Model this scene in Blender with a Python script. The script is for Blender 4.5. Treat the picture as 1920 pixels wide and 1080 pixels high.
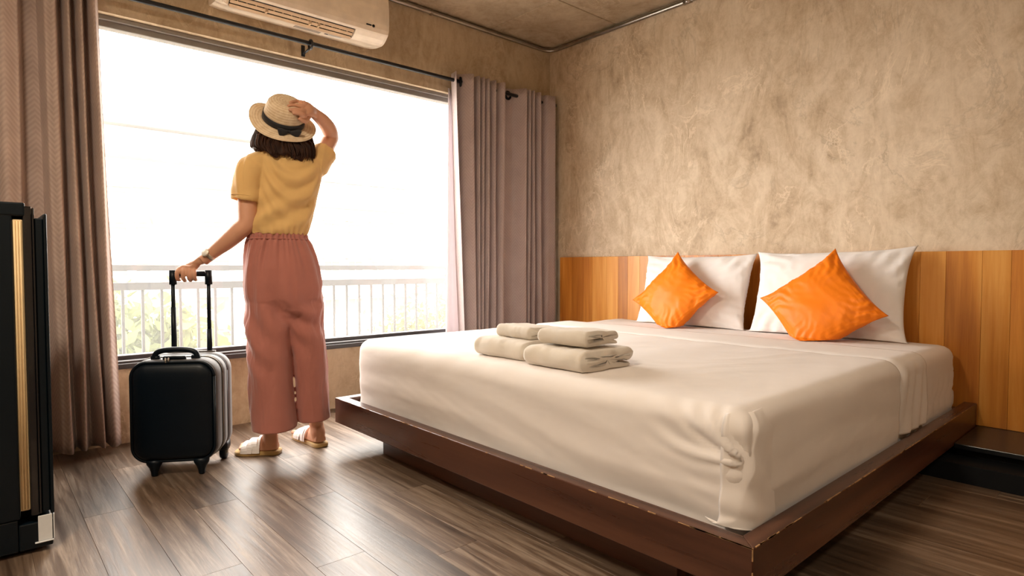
import bpy, bmesh, math, random
import numpy as np
from mathutils import Vector, Matrix

for _o in list(bpy.data.objects):
    bpy.data.objects.remove(_o, do_unlink=True)
SC = bpy.context.scene
COL = SC.collection
PI = math.pi
RND = random.Random(7)

# ------------------------------------------------------------------ camera
CAM_H = 0.87
FPX = 1130.0
YAW = math.radians(41.7727)
PITCH = math.radians(2.0273)
cam_d = bpy.data.cameras.new('camera')
cam_d.sensor_width = 36.0
cam_d.lens = FPX * 36.0 / 1920.0
cam_d.clip_start = 0.05
cam_d.clip_end = 500
cam = bpy.data.objects.new('camera', cam_d)
COL.objects.link(cam)
cam.location = (0, 0, CAM_H)
cam.rotation_euler = (PI / 2 - PITCH, 0, -YAW)
SC.camera = cam

# ------------------------------------------------------------------ world and light
SKY = 8.2
world = bpy.data.worlds.new('world')
SC.world = world
world.use_nodes = True
_bg = world.node_tree.nodes['Background']
_bg.inputs[0].default_value = (1.0, 0.95, 0.88, 1)
_bg.inputs[1].default_value = SKY

# room shell numbers (metres); camera stands at x = y = 0
XL, XR = -0.80, 3.506          # left wall, headboard wall
YF, YW = -1.70, 3.467          # wall behind the camera, window wall
ZC = 2.615                     # ceiling
WX0, WX1, WZ0, WZ1 = 0.12, 3.02, 0.372, 2.083   # window opening

portal_d = bpy.data.lights.new('window_portal', 'AREA')
portal_d.shape = 'RECTANGLE'
portal_d.size = WX1 - WX0
portal_d.size_y = WZ1 - WZ0
portal_d.energy = 1.0
portal_d.cycles.is_portal = True
portal = bpy.data.objects.new('window_portal', portal_d)
COL.objects.link(portal)
portal.location = ((WX0 + WX1) / 2, YW + 0.14, (WZ0 + WZ1) / 2)
portal.rotation_euler = (-PI / 2, 0, 0)

SC.view_settings.view_transform = 'Standard'
SC.view_settings.look = 'None'
SC.view_settings.gamma = 1.0
SC.view_settings.use_curve_mapping = False
SC.view_settings.exposure = 1.05
SC.cycles.use_denoising = True
SC.cycles.max_bounces = 10
SC.cycles.diffuse_bounces = 6
SC.cycles.transparent_max_bounces = 12
SC.cycles.sample_clamp_indirect = 8.0

# ------------------------------------------------------------------ pixel helpers (1920 x 1080 frame)
_vd = np.array([math.sin(YAW) * math.cos(PITCH), math.cos(YAW) * math.cos(PITCH), -math.sin(PITCH)])
_rt = np.array([math.cos(YAW), -math.sin(YAW), 0.0])
_up = np.cross(_rt, _vd)
_C = np.array([0, 0, CAM_H])
def ray(u, v): return _vd + _rt * (u - 960.0) / FPX - _up * (v - 540.0) / FPX
def onz(u, v, z): r = ray(u, v); return _C + r * (z - CAM_H) / r[2]
def onx(u, v, x): r = ray(u, v); return _C + r * x / r[0]
def ony(u, v, y): r = ray(u, v); return _C + r * y / r[1]
def depth_of(p): return float((np.array(p) - _C) @ _vd)

# ------------------------------------------------------------------ materials
MATS = {}
class NT:
    def __init__(s, name):
        s.m = bpy.data.materials.new(name); s.m.use_nodes = True
        s.t = s.m.node_tree; s.n = s.t.nodes; s.b = s.n['Principled BSDF']; s.out = s.n['Material Output']
        MATS[name] = s.m
    def new(s, typ, **kw):
        n = s.n.new(typ)
        for k, v in kw.items(): setattr(n, k, v)
        return n
    def link(s, a, b): s.t.links.new(a, b)
    def coords(s, scale=(1, 1, 1), kind='Object', rnd=0.0):
        tc = s.new('ShaderNodeTexCoord'); mp = s.new('ShaderNodeMapping')
        mp.inputs['Scale'].default_value = scale
        s.link(tc.outputs[kind], mp.inputs['Vector'])
        if rnd:
            oi = s.new('ShaderNodeObjectInfo'); ml = s.new('ShaderNodeMath', operation='MULTIPLY')
            ml.inputs[1].default_value = rnd; s.link(oi.outputs['Random'], ml.inputs[0])
            cb = s.new('ShaderNodeCombineXYZ')
            for i in range(3): s.link(ml.outputs[0], cb.inputs[i])
            s.link(cb.outputs[0], mp.inputs['Location'])
        return mp.outputs[0]
    def noise(s, vec, scale, detail=4, rough=0.55, dist=0.0):
        n = s.new('ShaderNodeTexNoise'); s.link(vec, n.inputs['Vector'])
        n.inputs['Scale'].default_value = scale; n.inputs['Detail'].default_value = detail
        n.inputs['Roughness'].default_value = rough; n.inputs['Distortion'].default_value = dist
        return n.outputs['Fac']
    def wave(s, vec, scale, dist=0.0, detail=2, dscale=1.0, direction='X', profile='SIN', typ='BANDS'):
        n = s.new('ShaderNodeTexWave', wave_type=typ, wave_profile=profile)
        if typ == 'BANDS': n.bands_direction = direction
        s.link(vec, n.inputs['Vector']); n.inputs['Scale'].default_value = scale
        n.inputs['Distortion'].default_value = dist; n.inputs['Detail'].default_value = detail
        n.inputs['Detail Scale'].default_value = dscale
        return n.outputs['Fac']
    def ramp(s, fac, stops, interp='LINEAR'):
        r = s.new('ShaderNodeValToRGB'); r.color_ramp.interpolation = interp
        e = r.color_ramp.elements
        while len(e) < len(stops): e.new(0.5)
        for el, (p, c) in zip(e, stops):
            el.position = p; el.color = (*c, 1) if len(c) == 3 else c
        s.link(fac, r.inputs[0]); return r.outputs[0]
    def mix(s, fac, a, b, mode='MIX'):
        n = s.new('ShaderNodeMix', data_type='RGBA', blend_type=mode)
        for sock, val in ((n.inputs[0], fac), (n.inputs[6], a), (n.inputs[7], b)):
            if hasattr(val, 'is_linked'): s.link(val, sock)
            elif isinstance(val, (int, float)): sock.default_value = val
            else: sock.default_value = (*val, 1)
        return n.outputs[2]
    def math(s, op, a, b=None):
        n = s.new('ShaderNodeMath', operation=op)
        for i, v in enumerate((a, b)):
            if v is None: continue
            if hasattr(v, 'is_linked'): s.link(v, n.inputs[i])
            else: n.inputs[i].default_value = v
        return n.outputs[0]
    def color(s, c): s.link(c, s.b.inputs['Base Color']) if hasattr(c, 'is_linked') else setattr(s.b.inputs['Base Color'], 'default_value', (*c, 1))
    def bump(s, h, strength=0.3, dist=0.01):
        n = s.new('ShaderNodeBump'); n.inputs['Strength'].default_value = strength
        n.inputs['Distance'].default_value = dist; s.link(h, n.inputs['Height'])
        s.link(n.outputs[0], s.b.inputs['Normal'])
    def set(s, rough=0.5, metal=0.0, spec=0.5, **kw):
        s.b.inputs['Roughness'].default_value = rough; s.b.inputs['Metallic'].default_value = metal
        s.b.inputs['Specular IOR Level'].default_value = spec
        for k, v in kw.items(): s.b.inputs[k].default_value = v

def plain(name, c, rough=0.5, metal=0.0, spec=0.5, var=0.08, scale=14.0, bump=0.0, **kw):
    t = NT(name); v = t.coords()
    n = t.noise(v, scale, 3)
    lo = tuple(x * (1 - var) for x in c); hi = tuple(min(1, x * (1 + var)) for x in c)
    t.color(t.ramp(n, [(0.3, lo), (0.7, hi)])); t.set(rough, metal, spec, **kw)
    if bump: t.bump(t.noise(v, scale * 12, 4), bump, 0.002)
    return t.m

def concrete(name, c_lo, c_mid, c_hi, seed, spec=0.35):
    t = NT(name); v = t.coords()
    off = t.new('ShaderNodeVectorMath', operation='ADD'); off.inputs[1].default_value = (seed, seed * 0.7, seed * 1.3)
    t.link(v, off.inputs[0]); v = off.outputs[0]
    def stretch(sx, sy, sz, rot=0.0):
        m = t.new('ShaderNodeMapping'); m.inputs['Scale'].default_value = (sx, sy, sz); m.inputs['Rotation'].default_value = (rot, rot * 0.4, 0)
        t.link(v, m.inputs['Vector']); return m.outputs[0]
    big = t.noise(v, 0.75, 4, 0.55, 0.8)
    s1 = t.noise(stretch(1, 1, 0.42), 4.2, 8, 0.66, 1.5)            # long trowel strokes
    s2 = t.noise(stretch(1, 1, 0.5, 0.7), 6.5, 8, 0.68, 2.4)         # slanted sweeps
    s3 = t.noise(v, 16.0, 7, 0.72, 1.2)
    fine = t.noise(v, 70.0, 4, 0.7)
    a = t.math('ADD', t.math('MULTIPLY', s1, 0.34), t.math('MULTIPLY', s2, 0.26))
    a = t.math('ADD', a, t.math('MULTIPLY', s3, 0.16))
    a = t.math('ADD', a, t.math('MULTIPLY', big, 0.18))
    a = t.math('ADD', a, t.math('MULTIPLY', fine, 0.06))
    base = t.ramp(a, [(0.34, c_lo), (0.455, c_mid), (0.53, tuple((x + y) / 2 for x, y in zip(c_mid, c_hi))), (0.64, c_hi)])
    def veins(scale, width, gate, g0, amt, dark):
        nonlocal base
        ve = t.math('ABSOLUTE', t.math('SUBTRACT', t.noise(stretch(1, 1, 0.6, 0.5 * scale), scale, 7, 0.62, 1.8), 0.5))
        vm = t.ramp(ve, [(0.0, (1, 1, 1)), (width, (0, 0, 0))])
        f = t.math('MULTIPLY', vm, t.ramp(t.noise(v, gate, 3), [(g0, (0, 0, 0)), (g0 + 0.12, (amt, amt, amt))]))
        base = t.mix(f, base, dark)
    veins(1.9, 0.020, 1.9, 0.48, 0.26, tuple(x * 0.62 for x in c_lo))
    veins(3.7, 0.020, 2.6, 0.48, 0.55, tuple(min(1, x * 1.12) for x in c_hi))
    t.color(base); t.set(0.58, 0, spec)
    t.bump(a, 0.40, 0.014)
    return t.m

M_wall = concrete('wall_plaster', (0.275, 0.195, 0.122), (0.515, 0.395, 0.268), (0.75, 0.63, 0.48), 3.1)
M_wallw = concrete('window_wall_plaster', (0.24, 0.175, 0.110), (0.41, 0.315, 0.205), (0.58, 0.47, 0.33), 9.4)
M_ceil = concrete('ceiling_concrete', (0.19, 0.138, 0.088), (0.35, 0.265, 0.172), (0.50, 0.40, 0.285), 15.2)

def wood(name, dark, mid, light, axis='Y', grain=34.0, rough=0.35, rnd=40.0, vary=0.35, coat=0.0, cath=1.0, ringw=0.18, spread=0.17, bump=0.15, wear=None, spec=0.5):
    t = NT(name)
    sc = [grain, grain, grain]; i = 'XYZ'.index(axis); sc[i] = grain * 0.045
    v = t.coords(tuple(sc), rnd=rnd)
    sc2 = [7.0, 7.0, 7.0]; sc2[i] = 0.75
    v2 = t.coords(tuple(sc2), rnd=rnd * 0.37)
    fine = t.noise(v, 1.0, 6, 0.65, 0.6)
    ring = t.wave(v2, 0.9, 7.0 * cath, 3, 0.7, 'X' if axis != 'X' else 'Y')
    broad = t.noise(v2, 0.8, 3, 0.5, 1.0)
    hairl = t.noise(v, 3.6, 3, 0.7, 0.3)
    a = t.math('ADD', t.math('MULTIPLY', fine, 0.68 - ringw - 0.14), t.math('MULTIPLY', ring, ringw))
    a = t.math('ADD', a, t.math('MULTIPLY', hairl, 0.14))
    a = t.math('ADD', a, t.math('MULTIPLY', broad, 0.32))
    c = t.ramp(a, [(0.5 - spread, dark), (0.5, mid), (0.5 + spread, light)])
    oi = t.new('ShaderNodeObjectInfo')
    f = t.ramp(oi.outputs['Random'], [(0, (1 - vary,) * 3), (1, (1 + vary * 0.5,) * 3)])
    c = t.mix(1.0, c, f, 'MULTIPLY')
    t.color(c)
    t.set(rough, 0, spec)
    rr = t.math('ADD', t.math('MULTIPLY', fine, 0.25), rough - 0.12)
    t.link(rr, t.b.inputs['Roughness'])
    if coat: t.b.inputs['Coat Weight'].default_value = coat; t.b.inputs['Coat Roughness'].default_value = 0.15
    t.bump(fine, bump, 0.002)
    return t.m

M_plank = wood('floor_oak', (0.060, 0.035, 0.021), (0.135, 0.088, 0.058), (0.30, 0.225, 0.165), 'Y', 58, 0.37, 60, 0.30, bump=0.30, spec=0.75, cath=1.6, ringw=0.05, spread=0.125)
M_under = plain('subfloor_dark', (0.03, 0.02, 0.015), 0.9)
M_teak = wood('headboard_teak', (0.40, 0.125, 0.016), (0.62, 0.245, 0.036), (0.76, 0.37, 0.080), 'Z', 26, 0.34, 25, 0.16, bump=0.08)
M_frame = wood('bed_dark_wood', (0.045, 0.016, 0.009), (0.090, 0.034, 0.019), (0.135, 0.056, 0.031), 'Y', 22, 0.30, 10, 0.1, bump=0.06)
M_framex = wood('bed_dark_wood_side', (0.045, 0.016, 0.009), (0.090, 0.034, 0.019), (0.135, 0.056, 0.031), 'X', 22, 0.30, 10, 0.1, bump=0.06)
M_wear = plain('worn_edge_wood', (0.42, 0.24, 0.11), 0.6, var=0.4, scale=60)
M_black = plain('black_lacquer', (0.006, 0.008, 0.011), 0.28, spec=0.5)
M_blackmat = plain('black_matte', (0.006, 0.007, 0.009), 0.7, spec=0.2)
M_fridge = plain('fridge_black_plastic', (0.0015, 0.0050, 0.0085), 0.32, spec=0.3)
M_gloss = plain('gloss_black', (0.006, 0.006, 0.008), 0.08, spec=0.7)
M_gasket = plain('cream_gasket', (0.62, 0.45, 0.24), 0.55)
M_clear = plain('milky_plastic', (0.72, 0.74, 0.76), 0.25)
M_frame_al = plain('window_frame_dark', (0.045, 0.040, 0.042), 0.42, spec=0.5)
M_head = plain('window_head_grey', (0.20, 0.185, 0.17), 0.5)
M_rod = plain('rod_gunmetal', (0.030, 0.032, 0.036), 0.38, 0.6)
M_steel = plain('conduit_steel', (0.36, 0.33, 0.30), 0.22, 0.9, var=0.15)
M_acwhite = plain('ac_ivory_plastic', (0.80, 0.70, 0.58), 0.38)
M_aclouver = plain('ac_louver_brass', (0.62, 0.45, 0.29), 0.4)
M_acgrey = plain('ac_sticker_grey', (0.36, 0.31, 0.26), 0.6)
M_acblue = plain('ac_sticker_pale', (0.55, 0.53, 0.50), 0.5)
M_fill_lamp = plain('fill_lamp_opal', (0.8, 0.78, 0.72), 0.4)

def fabric(name, c, rough=0.85, weave=900.0, var=0.07, strength=0.15, transl=0.0, sheen=0.3, big=8.0):
    t = NT(name); v = t.coords()
    n = t.noise(v, big, 4, 0.55)
    t.color(t.ramp(n, [(0.3, tuple(x * (1 - var) for x in c)), (0.7, tuple(min(1, x * (1 + var)) for x in c))]))
    t.set(rough, 0, 0.2); t.b.inputs['Sheen Weight'].default_value = sheen
    t.bump(t.noise(v, weave, 2), strength, 0.001)
    if transl:
        tr = t.new('ShaderNodeBsdfTranslucent'); tr.inputs[0].default_value = (*[min(1, x * 1.15) for x in c], 1)
        mx = t.new('ShaderNodeMixShader'); mx.inputs[0].default_value = transl
        t.link(t.b.outputs[0], mx.inputs[1]); t.link(tr.outputs[0], mx.inputs[2]); t.link(mx.outputs[0], t.out.inputs[0])
    return t.m

M_sheet = fabric('white_cotton', (0.78, 0.73, 0.70), weave=700, var=0.02, sheen=0.1)
M_pillow = fabric('white_pillow_cotton', (0.82, 0.79, 0.78), weave=700, var=0.02, sheen=0.1)
M_towel = fabric('terry_towel', (0.66, 0.60, 0.52), weave=420, var=0.06, strength=0.6, sheen=0.4)
M_orange = fabric('orange_satin', (0.82, 0.20, 0.009), rough=0.42, weave=500, var=0.06, strength=0.05, sheen=0.0)
M_shirt = fabric('mustard_jersey', (0.76, 0.50, 0.20), weave=900, var=0.04, transl=0.16)
M_pants = fabric('rose_linen', (0.43, 0.165, 0.13), weave=650, var=0.06, strength=0.25, transl=0.10)
M_lining = fabric('curtain_lining', (0.72, 0.66, 0.68), transl=0.30, var=0.03)
M_skin = plain('skin', (0.60, 0.31, 0.195), 0.5, var=0.06, scale=9)
MATS['skin'].node_tree.nodes['Principled BSDF'].inputs['Subsurface Weight'].default_value = 0.12
MATS['skin'].node_tree.nodes['Principled BSDF'].inputs['Subsurface Radius'].default_value = (0.01, 0.004, 0.002)
M_ribbon = fabric('hat_ribbon', (0.022, 0.022, 0.026), rough=0.6, var=0.1, sheen=0.1)
M_jute = fabric('jute_sole', (0.46, 0.29, 0.11), weave=300, var=0.2, strength=0.6)
M_strap = plain('white_leather', (0.78, 0.74, 0.72), 0.5)
M_watch = plain('watch_metal', (0.62, 0.55, 0.44), 0.3, 0.7)
M_dial = plain('watch_dial', (0.85, 0.82, 0.74), 0.3)
M_case = plain('suitcase_navy', (0.0015, 0.0050, 0.0095), 0.42, spec=0.25)
M_case.node_tree.nodes['Principled BSDF'].inputs['Roughness'].default_value = 0.42
M_gusset = fabric('suitcase_gusset', (0.085, 0.078, 0.075), rough=0.55, weave=500, sheen=0.2)
M_zip = plain('zip_metal', (0.35, 0.32, 0.28), 0.35, 0.8)
M_lip = plain('lip', (0.45, 0.12, 0.09), 0.5)
M_eye = plain('eye_white', (0.8, 0.78, 0.75), 0.3)
M_iris = plain('iris', (0.03, 0.015, 0.01), 0.2)

def curtain_mat(name, c, c2):
    t = NT(name); v = t.coords((1, 1, 1), 'UV')
    # chevron weave: bands bent left and right along u
    sep = t.new('ShaderNodeSeparateXYZ'); t.link(v, sep.inputs[0])
    tri = t.math('PINGPONG', t.math('MULTIPLY', sep.outputs[0], 1.0), 0.045)
    ph = t.math('ADD', t.math('MULTIPLY', tri, 1.2), sep.outputs[1])
    s = t.math('SINE', t.math('MULTIPLY', ph, 260.0))
    n = t.noise(v, 6.0, 3)
    f = t.math('ADD', t.math('MULTIPLY', s, 0.16), n)
    t.color(t.ramp(f, [(0.25, c2), (0.75, c)]))
    t.set(0.75, 0, 0.25); t.b.inputs['Sheen Weight'].default_value = 0.15
    t.bump(s, 0.12, 0.002)
    tr = t.new('ShaderNodeBsdfTranslucent'); tr.inputs[0].default_value = (*c, 1)
    mx = t.new('ShaderNodeMixShader'); mx.inputs[0].default_value = 0.07
    t.link(t.b.outputs[0], mx.inputs[1]); t.link(tr.outputs[0], mx.inputs[2]); t.link(mx.outputs[0], t.out.inputs[0])
    return t.m
M_curt = curtain_mat('curtain_taupe', (0.50, 0.385, 0.335), (0.39, 0.295, 0.255))
M_curt2 = curtain_mat('curtain_mauve', (0.50, 0.415, 0.405), (0.42, 0.34, 0.33))

def straw_mat():
    t = NT('hat_straw'); v = t.coords((1, 1, 1), 'UV')
    sep = t.new('ShaderNodeSeparateXYZ'); t.link(v, sep.inputs[0])
    s = t.math('SINE', t.math('MULTIPLY', sep.outputs[1], 520.0))
    s2 = t.math('SINE', t.math('MULTIPLY', sep.outputs[0], 900.0))
    n = t.noise(v, 30, 3)
    f = t.math('ADD', t.math('MULTIPLY', s, 0.15), n)
    t.color(t.ramp(f, [(0.3, (0.68, 0.50, 0.31)), (0.7, (0.86, 0.71, 0.51))]))
    t.set(0.75, 0, 0.25)
    t.bump(t.math('ADD', s, t.math('MULTIPLY', s2, 0.5)), 0.35, 0.0012)
    tr = t.new('ShaderNodeBsdfTranslucent'); tr.inputs[0].default_value = (0.8, 0.6, 0.36, 1)
    mx = t.new('ShaderNodeMixShader'); mx.inputs[0].default_value = 0.12
    t.link(t.b.outputs[0], mx.inputs[1]); t.link(tr.outputs[0], mx.inputs[2]); t.link(mx.outputs[0], t.out.inputs[0])
    return t.m
M_straw = straw_mat()

def hair_mat():
    t = NT('hair_brown'); v = t.coords((90, 90, 5))
    n = t.noise(v, 1.0, 4, 0.6)
    t.color(t.ramp(n, [(0.35, (0.018, 0.010, 0.008)), (0.6, (0.05, 0.022, 0.013)), (0.8, (0.14, 0.055, 0.022))]))
    t.set(0.55, 0, 0.15); t.bump(n, 0.5, 0.004)
    tr = t.new('ShaderNodeBsdfTranslucent'); tr.inputs[0].default_value = (0.55, 0.23, 0.07, 1)
    mx = t.new('ShaderNodeMixShader'); mx.inputs[0].default_value = 0.16
    t.link(t.b.outputs[0], mx.inputs[1]); t.link(tr.outputs[0], mx.inputs[2]); t.link(mx.outputs[0], t.out.inputs[0])
    return t.m
M_hair = hair_mat()

def pane_mat():
    # glazing with a scattering white veil added to imitate outdoor haze and bloom
    t = NT('bloom_veil_glass')
    tp = t.new('ShaderNodeBsdfTransparent'); tp.inputs[0].default_value = (0.97, 0.97, 0.97, 1)
    tl = t.new('ShaderNodeBsdfTranslucent'); tl.inputs[0].default_value = (0.98, 0.98, 0.98, 1)
    v = t.coords(); n = t.noise(v, 3.0, 4)
    f = t.math('ADD', t.math('MULTIPLY', n, 0.010), 0.026)
    mx = t.new('ShaderNodeMixShader'); t.link(f, mx.inputs[0])
    t.link(tp.outputs[0], mx.inputs[1]); t.link(tl.outputs[0], mx.inputs[2])
    gl = t.new('ShaderNodeBsdfGlossy'); gl.inputs['Roughness'].default_value = 0.05
    m2 = t.new('ShaderNodeMixShader'); m2.inputs[0].default_value = 0.03
    t.link(mx.outputs[0], m2.inputs[1]); t.link(gl.outputs[0], m2.inputs[2])
    t.link(m2.outputs[0], t.out.inputs[0])
    return t.m
M_pane = pane_mat()

# ------------------------------------------------------------------ object helpers
def link(o, parent=None):
    COL.objects.link(o)
    if parent is not None:
        o.parent = parent
        pw = Matrix.Identity(4); q = parent
        chain = []
        while q is not None: chain.append(q); q = q.parent
        for q in reversed(chain):
            pw = pw @ q.matrix_parent_inverse @ q.matrix_basis
        o.matrix_parent_inverse = pw.inverted()
    return o

def tag(o, label=None, cat=None, group=None, kind=None):
    if label: o['label'] = label
    if cat: o['category'] = cat
    if group: o['group'] = group
    if kind: o['kind'] = kind
    return o

def thing(name, loc, label, cat, group=None):
    o = bpy.data.objects.new(name, None); o.empty_display_size = 0.1; o.location = loc
    link(o); return tag(o, label, cat, group)

def mk(name, verts, faces, mat, parent=None, smooth=True, uvs=None):
    me = bpy.data.meshes.new(name)
    me.from_pydata([tuple(map(float, v)) for v in verts], [], [tuple(int(i) for i in f) for f in faces])
    if smooth: me.polygons.foreach_set('use_smooth', [True] * len(me.polygons))
    if uvs is not None:
        ul = me.uv_layers.new(name='UVMap')
        idx = np.zeros(len(me.loops), dtype=np.int32); me.loops.foreach_get('vertex_index', idx)
        ul.data.foreach_set('uv', np.asarray(uvs, dtype=np.float32)[idx].ravel())
    if mat: me.materials.append(mat)
    me.update()
    o = bpy.data.objects.new(name, me)
    return link(o, parent)

def bm_obj(name, bm, mat, parent=None, smooth=False):
    me = bpy.data.meshes.new(name)
    bmesh.ops.recalc_face_normals(bm, faces=bm.faces)
    bm.to_mesh(me); bm.free()
    if smooth: me.polygons.foreach_set('use_smooth', [True] * len(me.polygons))
    if mat: me.materials.append(mat)
    return link(bpy.data.objects.new(name, me), parent)

def box_bm(x0, x1, y0, y1, z0, z1, bevel=0.003, seg=2, bm=None):
    own = bm is None
    b = bmesh.new()
    bmesh.ops.create_cube(b, size=1.0)
    for v in b.verts:
        v.co = Vector(((x0 + x1) / 2 + v.co.x * (x1 - x0), (y0 + y1) / 2 + v.co.y * (y1 - y0), (z0 + z1) / 2 + v.co.z * (z1 - z0)))
    if bevel > 0:
        bmesh.ops.bevel(b, geom=list(b.edges), offset=bevel, segments=seg, profile=0.5, affect='EDGES')
    if own: return b
    me = bpy.data.meshes.new('t'); b.to_mesh(me); b.free(); bm.from_mesh(me); bpy.data.meshes.remove(me)
    return bm

def box(name, x0, x1, y0, y1, z0, z1, mat, parent=None, bevel=0.003, seg=2):
    return bm_obj(name, box_bm(x0, x1, y0, y1, z0, z1, bevel, seg), mat, parent)

def loft_data(rings, cap=True, closed=True):
    rings = [np.asarray(r, float) for r in rings]
    n = len(rings[0]); V = np.concatenate(rings); F = []
    for i in range(len(rings) - 1):
        a, b = i * n, (i + 1) * n
        for j in range(n if closed else n - 1):
            k = (j + 1) % n
            F.append((a + j, a + k, b + k, b + j))
    V = list(V)
    if cap:
        for base, ring, flip in ((0, rings[0], True), ((len(rings) - 1) * n, rings[-1], False)):
            c = len(V); V.append(ring.mean(0))
            for j in range(n):
                k = (j + 1) % n
                F.append((base + k, base + j, c) if flip else (base + j, base + k, c))
    return V, F

def ell(c, a1, a2, ra, rb, n=24, pw=2.0):
    t = np.arange(n) * 2 * PI / n
    ct, st = np.cos(t), np.sin(t)
    if pw != 2.0:
        ct = np.sign(ct) * np.abs(ct) ** (2 / pw); st = np.sign(st) * np.abs(st) ** (2 / pw)
    return np.asarray(c) + np.outer(ct * ra, a1) + np.outer(st * rb, a2)

def smooth_path(pts, n):
    P = np.asarray(pts, float); m = len(P)
    t = np.linspace(0, m - 1, n); out = []
    for x in t:
        i = min(int(x), m - 2); f = x - i
        p0, p1, p2, p3 = P[max(i - 1, 0)], P[i], P[i + 1], P[min(i + 2, m - 1)]
        out.append(0.5 * ((2 * p1) + (-p0 + p2) * f + (2 * p0 - 5 * p1 + 4 * p2 - p3) * f * f + (-p0 + 3 * p1 - 3 * p2 + p3) * f ** 3))
    return np.array(out)

def tube_rings(pts, radii, n=14, flat=1.0, hint=(0, 0, 1), sub=0):
    P = np.asarray(pts, float); R = np.asarray(radii, float)
    if sub:
        PR = smooth_path(np.column_stack([P, R]), sub); P, R = PR[:, :3], PR[:, 3]
    rings = []; a1 = None
    for i in range(len(P)):
        d = P[min(i + 1, len(P) - 1)] - P[max(i - 1, 0)]; d /= (np.linalg.norm(d) + 1e-9)
        if a1 is None:
            h = np.asarray(hint, float)
            if abs(h @ d) > 0.95: h = np.array([1.0, 0, 0])
            a1 = np.cross(d, h)
        a1 = a1 - (a1 @ d) * d; a1 /= np.linalg.norm(a1)
        a2 = np.cross(d, a1)
        rings.append(ell(P[i], a1, a2, R[i], R[i] * flat, n))
    return rings

def tube(name, pts, r, mat, parent=None, n=14, sub=0, flat=1.0):
    radii = r if hasattr(r, '__len__') else [r] * len(pts)
    V, F = loft_data(tube_rings(pts, radii, n, flat, sub=sub))
    return mk(name, V, F, mat, parent)

def lathe(profile, n=40):
    """profile: list of (r, z) -> verts/faces around z (closed at r = 0)"""
    V = []; F = []; idx = []; UV = []
    L = 0; prev = None
    for (r, z) in profile:
        if prev is not None: L += math.hypot(r - prev[0], z - prev[1])
        prev = (r, z)
        row = []
        for j in range(n):
            t = 2 * PI * j / n
            row.append(len(V)); V.append((r * math.cos(t), r * math.sin(t), z)); UV.append((j / n, L))
        idx.append(row)
    for a, b in zip(idx[:-1], idx[1:]):
        for j in range(n):
            k = (j + 1) % n; F.append((a[j], a[k], b[k], b[j]))
    return V, F, UV

def frame_m(origin, z_axis, x_hint=(1, 0, 0)):
    z = Vector(z_axis).normalized(); x = Vector(x_hint); x = (x - x.dot(z) * z).normalized(); y = z.cross(x)
    m = Matrix((x, y, z)).transposed().to_4x4(); m.translation = Vector(origin); return m

def add_mod(o, typ, **kw):
    md = o.modifiers.new(typ.lower(), typ)
    for k, v in kw.items(): setattr(md, k, v)
    return md

def apply_mods(o):
    dg = bpy.context.evaluated_depsgraph_get()
    me = bpy.data.meshes.new_from_object(o.evaluated_get(dg))
    old = o.data; o.modifiers.clear(); o.data = me; bpy.data.meshes.remove(old)
    return o

def get_co(me):
    a = np.zeros(len(me.vertices) * 3); me.vertices.foreach_get('co', a); return a.reshape(-1, 3)
def get_no(me):
    a = np.zeros(len(me.vertices) * 3); me.vertices.foreach_get('normal', a); return a.reshape(-1, 3)
def set_co(me, a): me.vertices.foreach_set('co', np.ascontiguousarray(a).ravel()); me.update()

def union_obj(name, shells, voxel, mat, parent=None, smooth_it=3, pre=None):
    V = []; F = []
    for v, f in shells:
        b = len(V); V += list(v); F += [tuple(i + b for i in q) for q in f]
    o = mk(name, V, F, mat, parent)
    bm = bmesh.new(); bm.from_mesh(o.data); bmesh.ops.recalc_face_normals(bm, faces=bm.faces); bm.to_mesh(o.data); bm.free()
    add_mod(o, 'REMESH', mode='VOXEL', voxel_size=voxel)
    add_mod(o, 'SMOOTH', factor=0.5, iterations=smooth_it)
    bpy.context.view_layer.update()
    apply_mods(o)
    o.data.polygons.foreach_set('use_smooth', [True] * len(o.data.polygons))
    if not o.data.materials: o.data.materials.append(mat)
    return o

def vnoise(P, seed=0, oct=4):
    """cheap smooth pseudo noise from warped sines, about -1..1"""
    rs = np.random.RandomState(seed); out = np.zeros(len(P)); amp = 1.0; fr = 1.0; tot = 0
    W = P + 0.35 * np.sin(P[:, [1, 2, 0]] * 1.7 + rs.rand(3) * 6)
    for _ in range(oct):
        D = rs.randn(3, 3); D /= np.linalg.norm(D, axis=1)[:, None]
        ph = rs.rand(3) * 6.28
        out += amp * np.prod([np.sin(W @ D[k] * fr * 2.2 + ph[k]) for k in range(2)], axis=0) * 1.4
        tot += amp; amp *= 0.55; fr *= 2.05
        W = W + 0.2 * np.sin(W[:, [2, 0, 1]] * fr)
    return out / tot

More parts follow.
